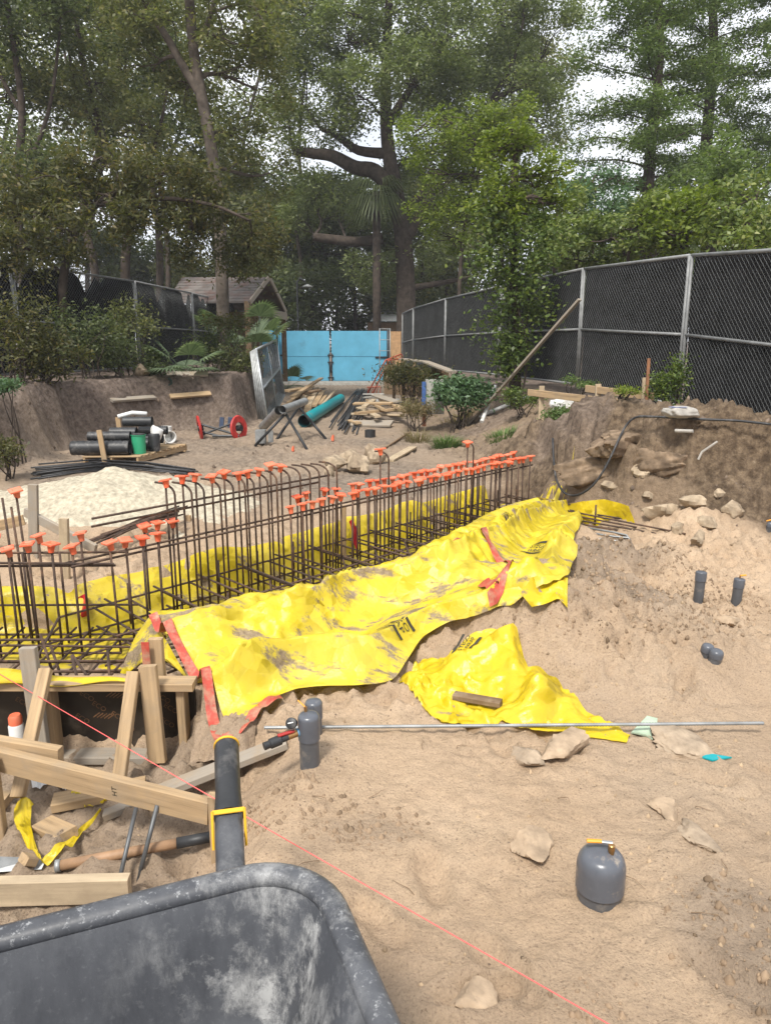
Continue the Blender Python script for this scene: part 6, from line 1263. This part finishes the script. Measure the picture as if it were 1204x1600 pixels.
for q, s_ in [((800, 370), (44, 26)), ((775, 405), (40, 30)), ((830, 410), (36, 30)), ((795, 450), (46, 32)), ((835, 470), (28, 30)), ((785, 500), (38, 30)), ((815, 540), (32, 30)), ((790, 565), (26, 20)), ((760, 350), (26, 24)), ((850, 360), (24, 26))]:
    c, rad = B(*q, 12.55, *s_, .34)
    for _ in range(12):
        d_ = TR.normal(size=3); d_ /= np.linalg.norm(d_); e = TR.normal(size=(TR.integers(25, 85), 3))*np.array([.11, .09, .13])*TR.uniform(.6, 1.5); C.append(c+d_*rad*TR.uniform(.3, 1.1)+e)
b = MB()
for k in range(7): limb(b, gr(805+rnd(-15, 15), 12.6)-Vector((0, 0, .05)), PY(805+rnd(-35, 35), rnd(340, 420), 12.6), .02, .008, .05, 7, 5)
b.build('stem', 'bark', vb, smooth='all'); leaf_mesh('leaves', np.concatenate(C), .08, .05, 'vine_leaf', vb, tuple(ROOT[vb.name]), .3)
# shrubs behind the right fence
for k, (px, py, y, rx, ry, m_, lab) in enumerate([(905, 380, 15.5, 55, 55, 'shrub_leaf', 'yellow-green shrub rising over the fence beside the vine-clad trunk'), (985, 350, 14.5, 65, 55, 'shrub_leaf', 'mottled shrub rising over the fence between two others'), (1075, 340, 13.5, 65, 60, 'lime_leaf', 'bright shrub over the fence in front of the cypresses'), (1170, 330, 12.5, 70, 70, 'shrub_leaf', 'tall mottled shrub over the outermost fence panel'), (930, 300, 19, 60, 50, 'bush_leaf', 'dark shrubby tree behind the yellow-green shrub'), (1140, 270, 17, 70, 60, 'cypress_leaf', 'soft green bushy tree below the tall cypress'), (870, 330, 17.5, 40, 50, 'shrub_leaf', 'loose shrub showing behind the vine-clad trunk')]):
    tree('tall_shrub', lab, [(px, 600), (px+5, 500), (px-5, 430), (px, py)], y, .06, .02, [B(px+rnd(-.7, .7)*rx, py+rnd(-.5, .9)*ry, y+rnd(-.8, .8), rx*.45, ry*.42, .7) for _ in range(9)], 44, .085, m_, 'bark', cl=20, cr=.30, group='shrubs behind the right fence', cat='shrub')
# dark wood behind everything
for k, (px, y, lab) in enumerate([(330, 42, 'dense dark tree closing the wood behind the shed roof'), (430, 46, 'dense dark tree behind the shed gable'), (520, 44, 'dense dark tree right behind the gate'), (600, 48, 'dense dark tree behind the great oak'), (700, 45, 'dense dark tree behind the young bright tree'), (800, 47, 'dense dark tree behind the vine-clad trunk'), (910, 46, 'dense dark tree behind the right-hand shrubs'), (90, 40, 'dense dark tree at the back of the left wood'), (200, 45, 'dense dark tree behind the leaning thin tree'), (1010, 48, 'dense dark tree behind the forked cypress'), (1120, 44, 'dense dark tree behind the tall cypress'), (1200, 42, 'dense dark tree beyond the outermost shrub'), (385, 38, 'dense dark tree showing beside the shed gable'), (470, 37, 'dense dark tree just behind the lamp post'), (560, 39, 'dense dark tree behind the hanging palm skirt'), (660, 40, 'dense dark tree beside the trunk of the great oak')]):
    tree('forest_tree', lab, [(px, 560), (px+rnd(-10, 10), 430), (px+rnd(-20, 20), 330)], y, .14, .06, [B(px+rnd(-60, 60), rnd(290, 520) if px < 850 else rnd(380, 520), y+rnd(-2, 2), 50, 32, 1.8) for _ in range(8)], 75, .20, 'dark_leaf' if k % 3 else 'oak_leaf2', 'bark', cl=7, cr=.85, group='dark trees at the back of the wood')
for k, (px, y, lab) in enumerate([(20, 36, 'tall leafy tree at the back corner of the left wood'), (140, 39, 'tall leafy tree filling the gap behind the drooping canopy'), (260, 37, 'tall leafy tree behind the fork of the straight trunk'), (390, 40, 'tall leafy tree between the straight trunk and the great oak'), (480, 42, 'tall leafy tree behind the crooked oak limb'), (700, 41, 'tall leafy tree behind the right limbs of the oak'), (790, 43, 'tall leafy tree between the oak and the cypresses')]):
    tree('backdrop_tree', lab, [(px, 560), (px+rnd(-10, 10), 400), (px+rnd(-20, 20), 250), (px+rnd(-40, 40), 100)], y, .16, .06, [B(px+rnd(-70, 70), rnd(-20, 400), y+rnd(-2, 2), 55, 42, 2.0) for _ in range(9)], 50, .18, 'oak_leaf' if k % 2 else 'oak_leaf2', 'bark', cl=6, cr=1.0, group='tall trees at the back of the wood')
# undergrowth on the left bank
def bushy(name, label, px, py, y, rx, ry, n, leaf, mat, droop=.3, group=None, cat='bush', lw=.4, ground_py=None):
    c, rad = B(px, py, y, rx, ry, max(.3, rx*y/FPX*.7)); gz0 = landz(c[0], c[1]); t = thing(name, label, cat, (c[0], c[1], gz0), group); b = MB(); C = []; k = max(6, n//160)
    for _ in range(k):
        d = TR.normal(size=3); d /= np.linalg.norm(d); q = c+d*rad*TR.uniform(.4, 1.0); q[2] = max(q[2], gz0+.08); limb(b, (c[0]+TR.normal()*rad[0]*.25, c[1]+TR.normal()*.1, gz0-.05), q, .012, .004, .08, 5, 4); nl = int(n/k)
        e = TR.normal(size=(nl, 3))*rad*np.array([.30, .30, .30]); C.append(q+e)
    C = np.concatenate(C); C[:, 2] = np.maximum(C[:, 2], land(C[:, 0], C[:, 1])+.01)
    b.build('stem', 'bark', t, smooth='all'); leaf_mesh('foliage', C, leaf, leaf*lw, mat, t, (c[0], c[1], gz0), droop, seed=n+int(px)); return t
UG = 'undergrowth along the left bank'
for px, py, y, rx, ry, n, lf_, m_, lab in [(20, 500, 10.6, 60, 80, 2600, .075, 'brown_leaf', 'thick brown-green bush at the outer end of the bank'), (75, 545, 10.9, 50, 45, 2100, .075, 'brown_leaf', 'low brown-green bush hanging over the bank edge'), (130, 500, 12.0, 50, 60, 2100, .075, 'dark_leaf', 'dark leafy bush in front of the drooping tree trunk'), (185, 540, 12.6, 45, 45, 1800, .07, 'dark_leaf', 'dark low bush between the boulder and the brown bushes'), (205, 490, 13.2, 40, 45, 1600, .075, 'oak_leaf2', 'mid-green bush against the drooping screen'), (245, 560, 13.2, 35, 25, 1100, .07, 'dark_leaf', 'small dark bush beside the pale boulder'), (330, 530, 14.6, 40, 45, 1700, .08, 'dark_leaf', 'bush at the foot of the straight grey trunk'), (370, 555, 14.6, 35, 35, 1400, .075, 'oak_leaf2', 'grey-green bush beside the leaning fence panels'), (355, 500, 16.0, 40, 25, 1100, .08, 'brown_leaf', 'leafy bush under the shed roof'), (8, 590, 9.2, 22, 22, 700, .07, 'bush_leaf', 'small fresh green plant at the bank edge'), (12, 695, 8.3, 22, 40, 750, .06, 'brown_leaf', 'withered brown branch of leaves hanging on the dark bank')]:
    bushy('bush', lab, px, py+ry*.3, y, rx, ry*.68, int(n*.8), lf_, m_, .5, UG)
def fan(b, c, d, rad, n=18, spread=2.3, w=.03, droopf=.25):
    d = Vector(d).normalized(); sd = d.cross(Vector((0, 0, 1))).normalized(); up = sd.cross(d); 
    for k in range(n):
        a = (k/(n-1)-.5)*spread*1.0; e = (d*math.cos(a)+sd*math.sin(a)); ln = rad*(1-.12*abs(a)); m = c+e*ln*.55+up*.02; tip = c+e*ln-Vector((0, 0, 1))*droopf*ln*.5; w2 = e.cross(up).normalized()*w*.5
        b.add([c, m-w2, tip, m+w2], [(0, 1, 2, 3)])
def palmetto(label, px, py, y, rad, nf, seed, hgt):
    rr_ = random.Random(seed); c = PY(px, py, y); gz0 = landz(c.x, c.y); t = thing('palmetto', label, 'palm', (c.x, c.y, gz0), 'saw palmettos on the left bank'); o = Vector((c.x, c.y, gz0))
    for k in range(nf):
        a = k/nf*6.28+rr_.uniform(-.3, .3); el = rr_.uniform(.15, 1.2); d = Vector((math.cos(a)*math.cos(el), math.sin(a)*math.cos(el)-.25, math.sin(el))); s_ = o+d*hgt*rr_.uniform(.6, 1.1)
        b = MB().tube([o, o.lerp(s_, .5)+Vector((0, 0, .03)), s_], [.01, .008, .006], 5); fan(b, s_, d+Vector((0, 0, -.15)), rad*rr_.uniform(.8, 1.15), 20, 3.2, rad*.11, .3); b.build('frond', 'palm_leaf', t)
palmetto('saw palmetto with stiff pale fans on the bank above the orange board', 285, 560, 13.4, .48, 9, 4, .45)
palmetto('taller fan palm with long fans beside the blue panel', 388, 540, 17.5, .58, 10, 6, 1.2)
palmetto('small palmetto fan behind the leaning fence panels', 447, 580, 24, .6, 6, 8, .7)
pm = thing('dead_palm', 'dark shaggy hanging palm skirt under the crooked oak limb', 'palm', (gx_(590, 30), 30, 0)); b = MB(); c = PY(588, 300, 30)
b.tube([(c.x, c.y, -.2), c], .16, 8); b.build('trunk', 'bark', pm, smooth='all'); b = MB()
for k in range(26): a = k*2.4; d = Vector((math.cos(a), math.sin(a), rnd(-.9, .7))); fan(b, c+d*.3, d, rnd(.8, 1.3), 12, 1.8, .06, 1.1)
b.build('fronds', 'dark_leaf', pm)
# bushes, weeds and grass on the right
bushy('bush', 'leafy grey-green bush on the sandy slope before the crib', 718, 612, 12.9, 38, 26, 2600, .11, 'bush_leaf', .1, None, 'bush', .38)
bushy('weed', 'dark scraggly weed climbing the fence beside the orange-tipped stake', 1040, 600, 8.55, 24, 38, 1300, .05, 'vine_leaf', .3, None, 'weed', .5)
bushy('weed', 'low green weed spilling over the bank below the batter board', 880, 648, 9.6, 26, 18, 1500, .045, 'green_grass', .2, None, 'weed', .4)
bushy('weed', 'small leafy weed at the foot of the vine', 815, 618, 11.6, 26, 14, 1200, .05, 'vine_leaf', .2, None, 'weed', .45)
bushy('weed', 'little weed sprouting at the end of the batter board', 975, 640, 8.3, 16, 10, 500, .035, 'lime_leaf', .1, None, 'weed', .45)
bushy('weed', 'thin weeds along the fence by the pale sandbag', 900, 598, 10.9, 24, 10, 700, .05, 'green_grass', .1, None, 'weed', .3)
bushy('weed', 'brownish vine tangle hanging over the side of the crib', 640, 590, 17.0, 42, 24, 3200, .09, 'brown_leaf', .6, None, 'weed', .3)
bushy('weed', 'dry grass tangle in front of the boundary slab', 648, 640, 13.2, 26, 18, 1400, .08, 'dry_grass', .4, None, 'weed', .2)
def tuft(label, px, py, n, h, mat, rad):
    g = G(px, py); b = MB()
    for k in range(n):
        a = rnd(0, 6.28); r_ = rad*math.sqrt(R.random()); o = g+Vector((math.cos(a)*r_, math.sin(a)*r_, 0)); o.z = landz(o.x, o.y)-.01; d = Vector((math.cos(a)*rnd(.1, .9), math.sin(a)*rnd(.1, .9), 1)).normalized(); l_ = h*rnd(.5, 1.2); w = Vector((-math.sin(a), math.cos(a), 0))*.006; m = o+d*l_*.6; tp = o+d*l_+Vector((math.cos(a), math.sin(a), -.5))*l_*.25
        b.add([o-w, o+w, m+w*.8, m-w*.8, tp], [(0, 1, 2, 3), (3, 2, 4)])
    tag(b.build('grass_tuft', mat, None, g), label, 'grass')
tuft('round tuft of green grass on the sand beyond the rebar', 697, 698, 420, .22, 'green_grass', .22)
tuft('small green grass patch on the slope above the far rebar', 787, 680, 300, .14, 'green_grass', .26)
tuft('dry straw tuft on the slope beside the curved plank', 652, 690, 160, .25, 'dry_grass', .2)
tuft('dry grass tuft at the foot of the leafy bush', 720, 655, 220, .2, 'dry_grass', .4)

# ------------------------------------------------------------------ thin humid air over the whole site
hz_m = bpy.data.materials.new('humid_air'); hz_m.use_nodes = True; hn = hz_m.node_tree; hn.nodes.clear(); ho = hn.nodes.new('ShaderNodeOutputMaterial'); hv = hn.nodes.new('ShaderNodeVolumePrincipled')
hv.inputs['Color'].default_value = (.93, .95, 1, 1); hv.inputs['Density'].default_value = .0011; hn.links.new(hv.outputs['Volume'], ho.inputs['Volume'])
tag(MB().box((0, 90, 12), (700, 1000, 34)).build('haze', hz_m), 'thin humid haze in the air over the site', 'haze', kind='stuff')
